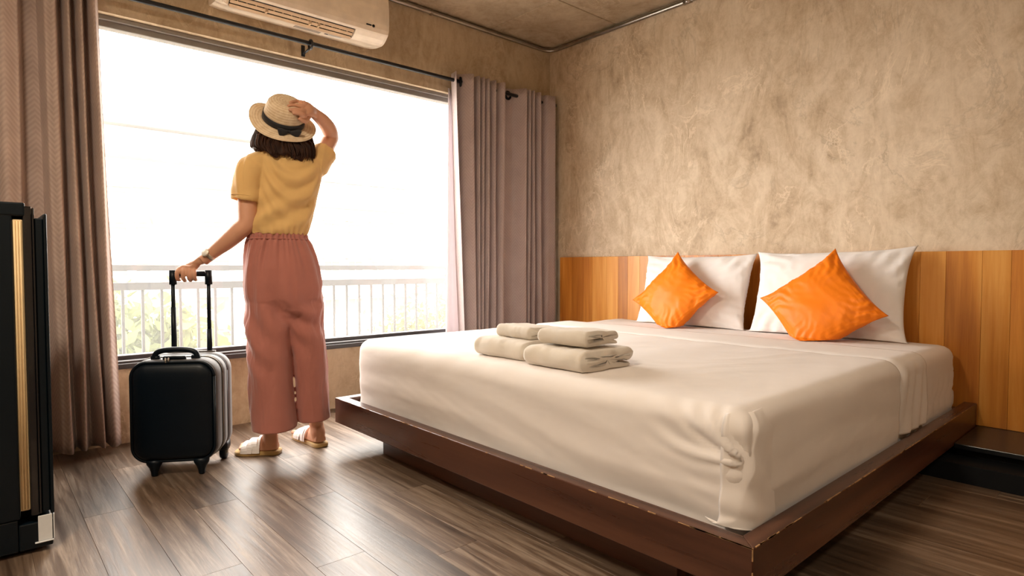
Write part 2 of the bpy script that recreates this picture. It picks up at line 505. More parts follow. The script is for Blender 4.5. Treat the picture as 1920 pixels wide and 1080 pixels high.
# ================================================================== SETTING
# floor of staggered planks running towards the window
floor = mk('floor', [(XL, YF, -0.012), (XR, YF, -0.012), (XR, YW, -0.012), (XL, YW, -0.012)], [(0, 1, 2, 3)], M_under, smooth=False)
tag(floor, kind='structure')
PWID = 0.152; PLEN = 1.22
_cache = {}
def plank(x0, x1, y0, y1):
    w, l = round(x1 - x0, 4), round(y1 - y0, 4)
    if (w, l) not in _cache:
        bm = box_bm(-w / 2, w / 2, -l / 2, l / 2, -0.011, 0.0, 0.0006, 1)
        me = bpy.data.meshes.new('plank'); bm.to_mesh(me); bm.free(); me.materials.append(M_plank); _cache[(w, l)] = me
    o = bpy.data.objects.new('plank', _cache[(w, l)]); o.location = ((x0 + x1) / 2, (y0 + y1) / 2, 0)
    link(o, floor)
x = XL; row = 0
while x < XR - 0.02:
    x1 = min(x + PWID, XR)
    y = YF; first = (0.35 + 0.43 * row) % 1.0 * PLEN + 0.12
    while y < YW - 0.01:
        ln = first if y == YF else PLEN
        y1 = min(y + ln, YW)
        if YW - y1 < 0.12: y1 = YW
        plank(x + 0.0002, x1 - 0.0002, y + 0.0002, y1 - 0.0002)
        y = y1
    x = x1; row += 1

# ceiling of cast concrete panels with recessed joints
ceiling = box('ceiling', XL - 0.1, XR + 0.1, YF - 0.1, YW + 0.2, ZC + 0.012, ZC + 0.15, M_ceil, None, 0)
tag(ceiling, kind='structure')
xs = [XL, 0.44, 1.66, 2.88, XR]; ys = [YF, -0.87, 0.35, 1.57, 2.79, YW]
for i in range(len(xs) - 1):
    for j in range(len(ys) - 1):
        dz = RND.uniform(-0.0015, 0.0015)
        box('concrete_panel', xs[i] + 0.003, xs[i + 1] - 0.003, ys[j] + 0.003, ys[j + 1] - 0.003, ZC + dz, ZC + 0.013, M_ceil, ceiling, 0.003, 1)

# walls
def wall(name, x0, x1, y0, y1, z0, z1, m):
    return tag(box(name, x0, x1, y0, y1, z0, z1, m, None, 0), kind='structure')
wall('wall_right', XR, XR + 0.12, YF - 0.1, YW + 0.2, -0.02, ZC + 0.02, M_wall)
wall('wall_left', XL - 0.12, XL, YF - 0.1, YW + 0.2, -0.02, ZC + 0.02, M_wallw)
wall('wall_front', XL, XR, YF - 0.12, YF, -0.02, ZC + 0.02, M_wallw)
bm = bmesh.new()
T = 0.20
for (a, b, c, d) in ((XL, WX0, -0.02, ZC + 0.02), (WX1, XR, -0.02, ZC + 0.02), (WX0, WX1, -0.02, WZ0), (WX0, WX1, WZ1, ZC + 0.02)):
    box_bm(a, b, YW, YW + T, c, d, 0, 1, bm)
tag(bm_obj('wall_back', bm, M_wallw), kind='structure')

# window
win = bpy.data.objects.new('window_1', None); win.location = ((WX0 + WX1) / 2, YW, WZ0); link(win); tag(win, kind='structure')
FY0, FY1 = YW + 0.055, YW + 0.115
box('head_frame', WX0, WX1, FY0, FY1, WZ1 - 0.052, WZ1, M_head, win, 0.004)
box('head_track', WX0, WX1, FY0 - 0.02, FY0, WZ1 - 0.022, WZ1, M_head, win, 0.002)
box('sill_frame', WX0, WX1, FY0, FY1, WZ0, WZ0 + 0.055, M_frame_al, win, 0.004)
box('sill_track', WX0, WX1, YW + 0.004, FY0, WZ0, WZ0 + 0.034, M_frame_al, win, 0.003)
box('sill_ledge', WX0, WX1, YW - 0.012, YW + 0.02, WZ0 - 0.004, WZ0 + 0.022, M_frame_al, win, 0.003)
box('jamb', WX0, WX0 + 0.05, FY0, FY1, WZ0 + 0.055, WZ1 - 0.052, M_frame_al, win, 0.004)
box('jamb', WX1 - 0.05, WX1, FY0, FY1, WZ0 + 0.055, WZ1 - 0.052, M_frame_al, win, 0.004)
box('pane', WX0 + 0.048, WX1 - 0.048, YW + 0.088, YW + 0.090, WZ0 + 0.053, WZ1 - 0.050, M_pane, win, 0)

# ================================================================== FITTINGS
# round opal fill lamps, added out of view to brighten the room
def added_fill_lamp(x, y, watts, label):
    t = thing('added_fill_lamp', (x, y, ZC - 0.012), label, 'lamp')
    V, F, _ = lathe([(0, 0), (0.20, 0), (0.20, -0.03), (0.185, -0.034), (0, -0.034)], 40)
    mk('base', [(a + x, b + y, c + ZC - 0.003) for a, b, c in V], F, M_acwhite, t, False)
    V, F, _ = lathe([(0.178, -0.034), (0.182, -0.06), (0.172, -0.08), (0.12, -0.092), (0, -0.095)], 40)
    mk('shade', [(a + x, b + y, c + ZC - 0.003) for a, b, c in V], F, M_fill_lamp, t)
    ld = bpy.data.lights.new('fill_light', 'AREA'); ld.shape = 'DISK'; ld.size = 0.34; ld.energy = watts; ld.color = (1.0, 0.86, 0.68)
    lo = bpy.data.objects.new('fill_light', ld); lo.location = (x, y, ZC - 0.105); link(lo, t)
added_fill_lamp(-0.42, 1.35, 27.0, 'added round opal fill lamp on the concrete ceiling near the refrigerator')
added_fill_lamp(0.9, -0.9, 10.0, 'added round opal fill lamp on the concrete ceiling opposite the window')
# galvanised conduit round the top of both walls
zc = 2.588; rr = 0.0150
pts = [(XL + 0.05, YW - 0.018, zc), (1.0, YW - 0.018, zc), (2.2, YW - 0.018, zc), (XR - 0.10, YW - 0.018, zc)]
for k in range(1, 9):
    t = k / 9 * PI / 2
    pts.append((XR - 0.10 + 0.082 * math.sin(t), YW - 0.018 - 0.082 + 0.082 * math.cos(t), zc))
pts += [(XR - 0.018, YW - 0.105, zc), (XR - 0.018, 2.0, zc), (XR - 0.018, 0.5, zc), (XR - 0.018, YF + 0.1, zc)]
cond = thing('conduit_pipe', (XR - 0.05, YW - 0.05, zc), 'grey steel conduit pipe bending round the ceiling corner above the window and headboard walls', 'pipe')
tube('pipe', pts, rr, M_steel, cond, 12)
yc = float(onx(1290, 10, XR - 0.016)[1])
for yy in (yc, 0.4):
    tube('coupling', [(XR - 0.018, yy - 0.028, zc), (XR - 0.018, yy + 0.028, zc)], 0.0188, M_steel, cond, 12)
for px_, py_ in ((1.2, YW), (2.35, YW)):
    box('pipe_clip', px_ - 0.009, px_ + 0.009, YW - 0.031, YW - 0.0005, zc - 0.015, zc + 0.015, M_steel, cond, 0.002)

# curtain rod
RY = YW - 0.085; RZ = 2.148
rod = thing('curtain_rod', (1.8, YW, RZ), 'long dark metal curtain rod on brackets above the window', 'curtain rod')
tube('rod', [(XL + 0.05, RY, RZ), (1.0, RY, RZ), (3.455, RY, RZ)], 0.0125, M_rod, rod, 16)
V, F, _ = lathe([(0, 0), (0.019, 0.0), (0.021, 0.012), (0.019, 0.028), (0.012, 0.034), (0, 0.035)], 20)
fin = mk('finial', V, F, M_rod, rod); fin.matrix_basis = Matrix.Translation((3.452, RY, RZ)) @ Matrix.Rotation(PI / 2, 4, 'Y')
fin.matrix_parent_inverse = Matrix.Translation((-1.8, -YW, -RZ))
for bx in (1.462, 3.475 - 0.03):
    br = box('bracket', bx - 0.011, bx + 0.011, YW - 0.006, YW - 0.0005, RZ - 0.055, RZ + 0.010, M_rod, rod, 0.002)
    tube('arm', [(bx, YW - 0.004, RZ - 0.040), (bx + 0.004, YW - 0.05, RZ - 0.034), (bx + 0.008, RY, RZ - 0.022)], 0.006, M_rod, br, 10)
    ringp = [(bx + 0.010, RY + 0.025 * math.cos(t), RZ - 0.006 + 0.025 * math.sin(t)) for t in np.linspace(0, 2 * PI, 20)]
    tube('holder_ring', ringp, 0.0065, M_rod, br, 8)

# curtains -----------------------------------------------------------------
def curtain(name, ctrl, z0, z1, mat, label, flare, grommets, nv=36, extra=None):
    """ctrl: alternating (x, y) crests along the rod; flare(s, k): x/y shift at path share s and height share k (1 top)"""
    C2 = np.array(ctrl, float); m = len(C2); per = 14
    P = []
    for i in range(m - 1):
        for k in range(per):
            f = k / per; g = 0.5 - 0.5 * math.cos(PI * f)
            # rounded pleats: y eases fully, x eases a little, so folds look like hanging cloth
            P.append((C2[i, 0] + (C2[i + 1, 0] - C2[i, 0]) * (0.72 * f + 0.28 * (f - math.sin(2 * PI * f) / (2 * PI) * 0.0)) + (C2[i + 1, 0] - C2[i, 0]) * 0.0,
                      C2[i, 1] + (C2[i + 1, 1] - C2[i, 1]) * g))
    P.append(tuple(C2[-1])); P = np.array(P); n = len(P)
    ln = np.concatenate([[0], np.cumsum(np.linalg.norm(np.diff(P, axis=0), axis=1))])
    V = []; UV = []
    for j in range(nv + 1):
        k = j / nv; z = z0 + (z1 - z0) * k
        for i in range(n):
            s = i / (n - 1); dx, dy, am = flare(s, k)
            ymid = C2[:, 1].mean()
            wob = 0.006 * math.sin(s * 31 + k * 4.0) * (1 - k) + 0.004 * math.sin(s * 53 - k * 7) * (1 - k)
            V.append((P[i, 0] + dx + wob, ymid + (P[i, 1] - ymid) * am + dy, z + (0.004 * math.sin(ln[i] * 40) if j == 0 else 0)))
            UV.append((ln[i], z))
    F = [(j * n + i, j * n + i + 1, (j + 1) * n + i + 1, (j + 1) * n + i) for j in range(nv) for i in range(n - 1)]
    root = thing(name, (P[:, 0].mean(), RY, z0), label, 'curtain', None)
    o = mk('cloth', V, F, mat, root, uvs=UV); add_mod(o, 'SOLIDIFY', thickness=0.003, offset=0)
    # stitched heading tape line
    for gx, ang, gy in grommets:
        ringp = [(gx + 0.026 * math.cos(t) * math.sin(ang), gy + 0.026 * math.cos(t) * math.cos(ang), RZ + 0.026 * math.sin(t)) for t in np.linspace(0, 2 * PI, 22)]
        tube('grommet', ringp, 0.0085, M_blackmat, root, 8)
    return root

fr, bk = YW - 0.148, YW - 0.042
def cx(u, v=180, y=YW - 0.1): return float(ony(u, v, y)[0])
ctrlR = [(cx(851), fr + 0.02), (cx(856), bk), (cx(880), fr), (cx(887), bk), (cx(892), fr), (cx(895), bk), (cx(901), fr), (cx(904), bk), (cx(910), fr), (cx(914), bk),
         (cx(922), fr), (cx(927), bk), (cx(938), fr), (cx(952), bk + 0.01), (cx(966), bk - 0.01), (cx(980), fr), (cx(983), bk), (cx(987), fr), (cx(990), bk), (cx(994), fr),
         (cx(998), bk), (cx(1006), fr), (cx(1012), bk), (cx(1024), fr + 0.02), (cx(1035), fr + 0.01)]
def flR(s, k):
    q = 1 - k
    w = max(0.0, 1 - s / 0.30)
    dx = 0.10 * w * w * q ** 1.2 * (1 if k < 1 else 0) - 0.015 * q * (1 - s)
    if s > 0.75: dx += 0.03 * math.sin((s - 0.75) / 0.25 * PI) * q
    return dx, 0.0, 1.0 - 0.25 * q * abs(math.sin(s * 9))
curtR = curtain('curtain', ctrlR, 0.02, 2.20, M_curt2, 'mauve grey eyelet curtain gathered beside the headboard wall', flR,
                [(cx(866), 0.6, RY), (cx(925), 0.35, RY), (cx(960), 1.5, bk - 0.012), (cx(1013), 1.3, bk - 0.012)])
# pale lining hanging behind the leading edge
V = []; UV = []; nx, nz = 26, 24
for j in range(nz + 1):
    k = j / nz
    for i in range(nx + 1):
        s = i / nx
        x0 = cx(850) - 0.03 * (1 - k) ** 1.0; x1_ = cx(880) + 0.12 * (1 - k)
        V.append((x0 + (x1_ - x0) * s, YW - 0.030 - 0.014 * math.sin(s * 15 + k), 0.03 + 2.07 * k)); UV.append((s, k))
F = [(j * (nx + 1) + i, j * (nx + 1) + i + 1, (j + 1) * (nx + 1) + i + 1, (j + 1) * (nx + 1) + i) for j in range(nz) for i in range(nx)]
lin = mk('lining', V, F, M_lining, curtR, uvs=UV); tag(lin, 'pale lavender lining'); add_mod(lin, 'SOLIDIFY', thickness=0.002)

def cl(u): return float(ony(u, 200, YW - 0.1)[0])
ctrlL = [(-0.62, fr), (-0.55, bk), (-0.46, fr), (-0.40, bk), (-0.31, fr), (-0.25, bk), (-0.16, fr), (-0.10, bk), (-0.02, fr), (cl(-30), bk), (cl(8), fr - 0.01), (cl(34), fr + 0.01), (cl(46), bk), (cl(74), bk + 0.004), (cl(88), fr + 0.02), (cl(104), fr), (cl(117), bk), (cl(129), fr), (cl(141), bk),
         (cl(153), fr), (cl(164), bk), (cl(177), fr), (cl(186), fr + 0.03)]
def flL(s, k):
    q = 1 - k
    return (0.055 * max(0, s - 0.45) / 0.55 * q ** 1.3, 0.0, 1.0)
curtL = curtain('curtain', ctrlL, 0.028, 2.20, M_curt, 'brown taupe curtain with wavy weave hanging behind the refrigerator', flL, [(-0.4, 0.6, RY), (-0.1, 0.6, RY), (0.2, 0.6, RY), (0.4, 0.6, RY)])

# air conditioner ----------------------------------------------------------
AX0, AX1 = 0.955, 1.915
ac = thing('air_conditioner', ((AX0 + AX1) / 2, YW, 2.235), 'ivory wall mounted air conditioner with open louvers above the window', 'air conditioner')
prof = [(YW, 2.236), (3.42, 2.226), (3.345, 2.2205), (3.338, 2.221), (3.333, 2.232), (3.300, 2.262), (3.272, 2.258), (3.262, 2.268), (3.254, 2.290), (3.250, 2.32),
        (3.250, 2.42), (3.256, 2.49), (3.272, 2.525), (3.31, 2.54), (YW, 2.54)]
xsA = [AX0, AX0 + 0.004, AX0 + 0.02, AX0 + 0.06, 1.01, 1.012, 1.70, 1.702, AX1 - 0.06, AX1 - 0.02, AX1 - 0.004, AX1]
rings = []
cyp, czp = 3.37, 2.38
for x in xsA:
    e = min(x - AX0, AX1 - x); sh = 1.0 - 0.055 * max(0, 1 - e / 0.06) ** 2.2
    solid = x < 1.011 or x > 1.701
    ring = []
    for i, (y, z) in enumerate(prof):
        if solid and i in (4, 5): y, z = {4: (3.315, 2.2275), 5: (3.293, 2.241)}[i]
        y2 = YW - (YW - y) * sh; z2 = czp + (z - czp) * (1 - 0.06 * max(0, 1 - e / 0.06) ** 2.2)
        ring.append((x, y2, z2))
    rings.append(ring)
V, F = loft_data(rings)
body = mk('body', V, F, M_acwhite, ac, smooth=False)
add_mod(body, 'BEVEL', width=0.006, segments=2, limit_method='ANGLE', angle_limit=0.5)
st_ = [(3.3365, 2.2235), (3.3325, 2.2305), (3.3000, 2.2606), (3.2745, 2.2566)]
mk('outlet', [(x_, y_ - (0.001 if k_ < 2 else 0), z_ - 0.0012) for k_, (y_, z_) in enumerate(st_) for x_ in (1.014, 1.698)], [(0, 1, 3, 2), (2, 3, 5, 4), (4, 5, 7, 6)], M_blackmat, ac, False)
for k, (yy, zz, tilt) in enumerate(((3.333, 2.222, 0.35), (3.312, 2.236, 0.5), (3.290, 2.250, 0.6))):
    bm = box_bm(1.016, 1.696, -0.009, 0.009, -0.0016, 0.0016, 0.0012, 1)
    lv = bm_obj('louver', bm, M_aclouver, ac); 
    lv.matrix_basis = Matrix.Translation((0, yy, zz)) @ Matrix.Rotation(-tilt - 0.3, 4, 'X')
for k in range(14):
    xx = 1.05 + k * 0.047
    box('vane', xx - 0.0012, xx + 0.0012, 3.298, 3.338, 2.240, 2.2602, M_aclouver, ac, 0)
for xx in (1.20, 1.44, 1.49):
    box('louver_clip', xx - 0.005, xx + 0.005, 3.300, 3.326, 2.226, 2.248, M_aclouver, ac, 0.001)
def on_bottom(name, xa, xb, ya, yb, m):
    za = 2.226 - (3.42 - ya) * (0.0055 / 0.075); zb = 2.226 - (3.42 - yb) * (0.0055 / 0.075)
    if yb > 3.42: zb = 2.226 + (yb - 3.42) * 0.2128
    if ya > 3.42: za = 2.226 + (ya - 3.42) * 0.2128
    return mk(name, [(xa, ya, za - 0.0012), (xb, ya, za - 0.0012), (xb, yb, zb - 0.0012), (xa, yb, zb - 0.0012), (xa, ya, za + 0.002), (xb, ya, za + 0.002), (xb, yb, zb + 0.002), (xa, yb, zb + 0.002)],
              [(3, 2, 1, 0), (4, 5, 6, 7), (0, 1, 5, 4), (1, 2, 6, 5), (2, 3, 7, 6), (3, 0, 4, 7)], m, ac, False)
on_bottom('rating_sticker', 1.378, 1.529, 3.366, 3.398, M_acgrey)
on_bottom('notice_sticker', 1.575, 1.655, 3.362, 3.388, M_acblue)
on_bottom('notice_spot', 1.553, 1.572, 3.364, 3.380, M_frame_al)
bm = box_bm(1.756, 1.79, 3.2485, 3.2515, 2.2925, 2.3005, 0.001, 1); bm_obj('emblem_bar', bm, M_blackmat, ac)
V, F, _ = lathe([(0, 0), (0.0085, 0), (0.0085, 0.003), (0, 0.0035)], 18)
o = mk('emblem_dot', V, F, M_blackmat, ac); o.matrix_basis = Matrix.Translation((1.803, 3.2515, 2.296)) @ Matrix.Rotation(PI / 2, 4, 'X')
for nm in ('louver', 'emblem_dot'):
    for o in [c for c in ac.children if c.name.startswith(nm) and 'clip' not in c.name]:
        o.matrix_parent_inverse = Matrix.Translation((-(AX0 + AX1) / 2, -YW, -2.235))

# ================================================================== HEADBOARD WALL
HX = 3.476
hb = thing('headboard', (HX, 1.5, 0.13), 'long orange teak headboard of vertical boards along the plaster wall', 'headboard')
yb = 3.405 - 0.085; rb = random.Random(5)
edges = [yb]
while edges[-1] > YF + 0.2:
    edges.append(edges[-1] - rb.choice([0.085, 0.105, 0.125, 0.14]))
for a, b in zip(edges[:-1], edges[1:]):
    box('board', HX + rb.uniform(0, 0.0006), XR - 0.001, b + 0.0004, a - 0.0004, 0.131, 0.944, M_teak, hb, 0.0008, 1)
# low dark ledge under the headboard
led = thing('bedside_ledge', (3.2, 0.0, 0), 'low black bedside ledge under the headboard beside the bed', 'ledge')
box('top', 3.055, XR - 0.001, YF + 0.2, 0.633, 0.108, 0.130, M_black, led, 0.003)
box('riser', 2.945, 3.49, YF + 0.21, 0.89, 0.0, 0.075, M_blackmat, led, 0.002)
box('back_panel', 3.10, 3.49, YF + 0.21, 0.633, 0.075, 0.108, M_blackmat, led, 0)

# ================================================================== BED
BX0, BX1, BY0, BY1, BZ0, BZ1 = 1.295, 3.470, 0.635, 2.742, 0.115, 0.234
bed = thing('platform_bed', ((BX0 + BX1) / 2, (BY0 + BY1) / 2, 0), 'dark brown low wooden platform bed with scuffed edges', 'bed')
RW = 0.050
def rail_foot():
    bm = bmesh.new()
    v = [(BX0, BY0, BZ0), (BX0 + RW, BY0 + RW, BZ0), (BX0 + RW, BY1 - RW, BZ0), (BX0, BY1, BZ0)]
    lo = [bm.verts.new(p) for p in v]; hi = [bm.verts.new((p[0], p[1], BZ1)) for p in v]
    bm.faces.new(lo); bm.faces.new(hi[::-1])
    for i in range(4): bm.faces.new((lo[i], lo[(i + 1) % 4], hi[(i + 1) % 4], hi[i]))
    bmesh.ops.bevel(bm, geom=list(bm.edges), offset=0.003, segments=2, profile=0.5, affect='EDGES')
    return bm_obj('foot_rail', bm, M_frame, bed)
rail_foot()
def rail_side(y0, y1):
    bm = bmesh.new()
    yo, yi = (y0, y1)
    v = [(BX0, yo, BZ0), (BX0 + RW, yi, BZ0), (BX1, yi, BZ0), (BX1, yo, BZ0)]
    lo = [bm.verts.new(p) for p in v]; hi = [bm.verts.new((p[0], p[1], BZ1)) for p in v]
    bm.faces.new(lo); bm.faces.new(hi[::-1])
    for i in range(4): bm.faces.new((lo[i], lo[(i + 1) % 4], hi[(i + 1) % 4], hi[i]))
    bmesh.ops.bevel(bm, geom=list(bm.edges), offset=0.003, segments=2, profile=0.5, affect='EDGES')
    return bm_obj('side_rail', bm, M_framex, bed)
rail_side(BY0, BY0 + RW); rail_side(BY1, BY1 - RW)
box('head_rail', BX1 - 0.06, BX1, BY0 + RW, BY1 - RW, BZ0, BZ1 - 0.03, M_frame, bed, 0.002)
box('platform', BX0 + RW + 0.0005, BX1 - 0.0605, BY0 + RW + 0.0005, BY1 - RW - 0.0005, 0.15, 0.196, M_blackmat, bed, 0)
pl = box('plinth', 1.404, 3.30, 0.90, 2.475, 0.0, BZ0, M_frame, bed, 0.003)
# scuffs worn into the front edges
sb = random.Random(11)
bm = bmesh.new()
for k in range(46):
    ln = sb.uniform(0.006, 0.05); w = sb.uniform(0.0010, 0.0024)
    y = BY0 + (BY1 - BY0) * (sb.random() ** 2.2)
    box_bm(BX0 - 0.0004, BX0 + w, y, min(y + ln, BY1), BZ1 - w, BZ1 + 0.0004, 0, 1, bm)
for k in range(40):
    ln = sb.uniform(0.006, 0.06); w = sb.uniform(0.0010, 0.0024)
    x = BX0 + (BX1 - BX0) * (sb.random() ** 1.3)
    box_bm(x, min(x + ln, BX1), BY0 - 0.0004, BY0 + w, BZ1 - w, BZ1 + 0.0004, 0, 1, bm)
for z0_, z1_ in ((0.205, 0.235), (0.17, 0.178)):
    box_bm(BX0 - 0.0004, BX0 + 0.0022, BY0 - 0.0004, BY0 + 0.0022, z0_, z1_, 0, 1, bm)
sc_ = bm_obj('edge_scuffs', bm, M_wear, bed); tag(sc_, kind='stuff')

# mattress and sheets --------------------------------------------------------
def rbox_grid(x0, x1, y0, y1, z0, z1, r, step, faces='TFLRH', disp=None):
    """rounded box shell; faces: T top, F foot (-x), H head (+x), R right (-y), L left (+y)"""
    V = []; Fc = []; key = {}
    def vid(p):
        q = (round(p[0], 5), round(p[1], 5), round(p[2], 5))
        if q not in key: key[q] = len(V); V.append(p)
        return key[q]
    def lin(a, b, s=step):
        n = max(2, int(round((b - a) / s))); t = np.linspace(0, 1, n + 1)
        return a + (b - a) * t
    X, Y, Z = lin(x0, x1), lin(y0, y1), lin(z0, z1, step * 0.6)
    def grid(A, B, fn, flip):
        ids = [[vid(fn(a, b)) for b in B] for a in A]
        for i in range(len(A) - 1):
            for j in range(len(B) - 1):
                q = (ids[i][j], ids[i + 1][j], ids[i + 1][j + 1], ids[i][j + 1])
                Fc.append(q[::-1] if flip else q)
    if 'T' in faces: grid(X, Y, lambda a, b: (a, b, z1), False)
    if 'F' in faces: grid(Y, Z, lambda a, b: (x0, a, b), True)
    if 'H' in faces: grid(Y, Z, lambda a, b: (x1, a, b), False)
    if 'R' in faces: grid(X, Z, lambda a, b: (a, y0, b), False)
    if 'L' in faces: grid(X, Z, lambda a, b: (a, y1, b), True)
    P = np.array(V); lo = np.array([x0 + r, y0 + r, -9]); hi = np.array([x1 - r, y1 - r, z1 - r])
    if 'H' not in faces: hi[0] = 9
    Q = np.clip(P, lo, hi); D = P - Q; L = np.linalg.norm(D, axis=1); m = L > 1e-9
    P[m] = Q[m] + D[m] / L[m][:, None] * r
    N = np.zeros_like(P); N[m] = D[m] / L[m][:, None]; N[~m] = (0, 0, 1)
    return P, Fc, N

MX0, MX1, MY0, MY1, MZ1 = 1.394, 3.425, 0.711, 2.682, 0.506
P, F, N = rbox_grid(MX0, MX1, MY0, MY1, 0.197, MZ1, 0.055, 0.03)
P += N * (0.004 * vnoise(P * 4, 3))[:, None]
sidem = np.clip((MZ1 - 0.03 - P[:, 2]) / 0.1, 0, 1)
P += N * (sidem * 0.006 * np.sin(P[:, 0] * 70 + 3 * np.sin(P[:, 2] * 30)) * (P[:, 0] > 2.7))[:, None]
mat_o = mk('mattress', P, F, M_sheet); tag(mat_o, 'thick mattress in a white fitted sheet showing at the headboard end of the bed', 'mattress')

SX1 = 2.56
P, F, N = rbox_grid(MX0 - 0.012, SX1, MY0 - 0.010, MY1 + 0.010, 0.199, MZ1 + 0.008, 0.060, 0.0125, 'TFLR')
# soft cloth relief: faint ripples on top, drape waves on the sides, pulls round the near foot corner
top = np.clip((P[:, 2] - 0.46) / 0.05, 0, 1)
disp = 0.0030 * vnoise(P * np.array([3.0, 6.0, 3.0]), 5) * top
side = 1 - top
disp += side * 0.0026 * vnoise(P * np.array([3, 2.4, 7.0]), 8)
disp += side * 0.0012 * np.sin(P[:, 2] * 60 + 5 * np.sin(P[:, 1] * 2.1) + 4 * np.sin(P[:, 0] * 2.4))
hem = np.clip((0.30 - P[:, 2]) / 0.07, 0, 1)
disp += hem * (-0.006 + 0.004 * np.sin(P[:, 1] * 5.0 + 1 + P[:, 0] * 4))
foot = np.clip((MX0 + 0.05 - P[:, 0]) / 0.05, 0, 1)
dy, dz = P[:, 1] - 0.708, P[:, 2] - 0.385
rad = np.hypot(dy, dz); ang = np.arctan2(dz, dy)
# folds fan out from the tuck point (ang 0..pi/2 is up and towards the far side)
fan = np.clip((ang + 0.15) / 0.25, 0, 1) * np.clip((2.0 - ang) / 0.3, 0, 1)
pull = np.exp(-(rad / 0.13) ** 2) * foot * np.clip(rad / 0.025, 0, 1)
ridge = np.sin(ang * 8.5 + 0.6 + rad * 9); ridge = np.sign(ridge) * np.abs(ridge) ** 0.7
disp += pull * fan * 0.010 * ridge + pull * (1 - fan) * 0.002 * np.sin(dz * 130) + pull * 0.006
far = np.exp(-((rad - 0.16) / 0.16) ** 2) * foot * fan
disp += far * 0.0030 * np.sin(ang * 21 + 2.0 * np.sin(rad * 16))
P = P + N * disp[:, None]
sheet = thing('bed_sheet', ((MX0 + SX1) / 2, (MY0 + MY1) / 2, 0.22), 'smooth white top sheet tucked over the foot of the bed with a bunched corner', 'sheet')
sm = mk('cover', P, F, M_sheet, sheet); add_mod(sm, 'SOLIDIFY', thickness=0.003, offset=1)
# folded-back band across the bed
P, F, N = rbox_grid(SX1 - 0.02, 2.865, MY0 - 0.021, MY1 + 0.021, 0.240, MZ1 + 0.014, 0.060, 0.014, 'TLR')
side = 1 - np.clip((P[:, 2] - 0.45) / 0.05, 0, 1)
disp = 0.0025 * vnoise(P * np.array([4, 3, 4.0]), 15) + side * (0.004 * np.sin(P[:, 0] * 62 + 2 * np.sin(P[:, 2] * 9)) + 0.004 * vnoise(P * 6, 4))
P = P + N * disp[:, None]
lowm = np.clip((0.33 - P[:, 2]) / 0.10, 0, 1)
P[:, 0] += lowm * 0.012 * np.sin(P[:, 2] * 80) * np.clip((2.62 - P[:, 0]) / 0.05, 0, 1)
fb = mk('folded_band', P, F, M_sheet, sheet); add_mod(fb, 'SOLIDIFY', thickness=0.006, offset=0)
# hanging corner flap at the near foot corner
edge_pts = smooth_path([(0.506, 0.712), (0.470, 0.702), (0.42, 0.698), (0.372, 0.697), (0.335, 0.707), (0.30, 0.717), (0.270, 0.723), (0.248, 0.730), (0.232, 0.765), (0.2385, 0.790)], 46)
V = []; ncol = 22
edge_pts[:, 1] = np.where(edge_pts[:, 0] > 0.42, 0.697 - (edge_pts[:, 0] - 0.42) * 0.12, edge_pts[:, 1])
edge_pts[:, 1] += 0.009
KX, KY, KR = MX0 - 0.012 + 0.060, MY0 - 0.010 + 0.060, 0.060
for i, (z, ye) in enumerate(edge_pts):
    thE = math.acos(max(-1, min(1, (KY - ye) / (KR + 0.005)))) if ye < KY else PI / 2
    tot = 0.10 + KR * thE + max(0.0, ye - KY)
    for j in range(ncol + 1):
        s_ = j / ncol; q = tot * s_
        off = -0.003 + 0.012 * min(1, s_ * 1.6) + 0.0025 * math.sin(i * 0.5 + s_ * 7) * s_ + 0.004 * s_ ** 6
        if z < 0.32: off += 0.006 * (0.32 - z) / 0.1
        zz = z
        if z > 0.462:
            e_ = (z - 0.462) / 0.044; off -= 0.06 * (1 - math.sqrt(max(0, 1 - min(1, e_ * 0.72) ** 2))) + 0.010 * e_
        if q < 0.10: p_ = (KX + 0.10 - q, KY - KR - off)
        elif q < 0.10 + KR * thE:
            t_ = (q - 0.10) / KR; p_ = (KX - (KR + off) * math.sin(t_), KY - (KR + off) * math.cos(t_))
        else: p_ = (KX - KR - off, KY + (q - 0.10 - KR * thE))
        if i >= 38: zz = z + (0.2200 - z) * min(1.0, (1 - s_) * 1.6)
        V.append((p_[0], p_[1], zz))
F = [(i * (ncol + 1) + j, i * (ncol + 1) + j + 1, (i + 1) * (ncol + 1) + j + 1, (i + 1) * (ncol + 1) + j) for i in range(45) for j in range(ncol)]
fl = mk('corner_flap', V, F, M_sheet, sheet); add_mod(fl, 'SOLIDIFY', thickness=0.005, offset=0); add_mod(fl, 'SUBSURF', levels=1, render_levels=1)

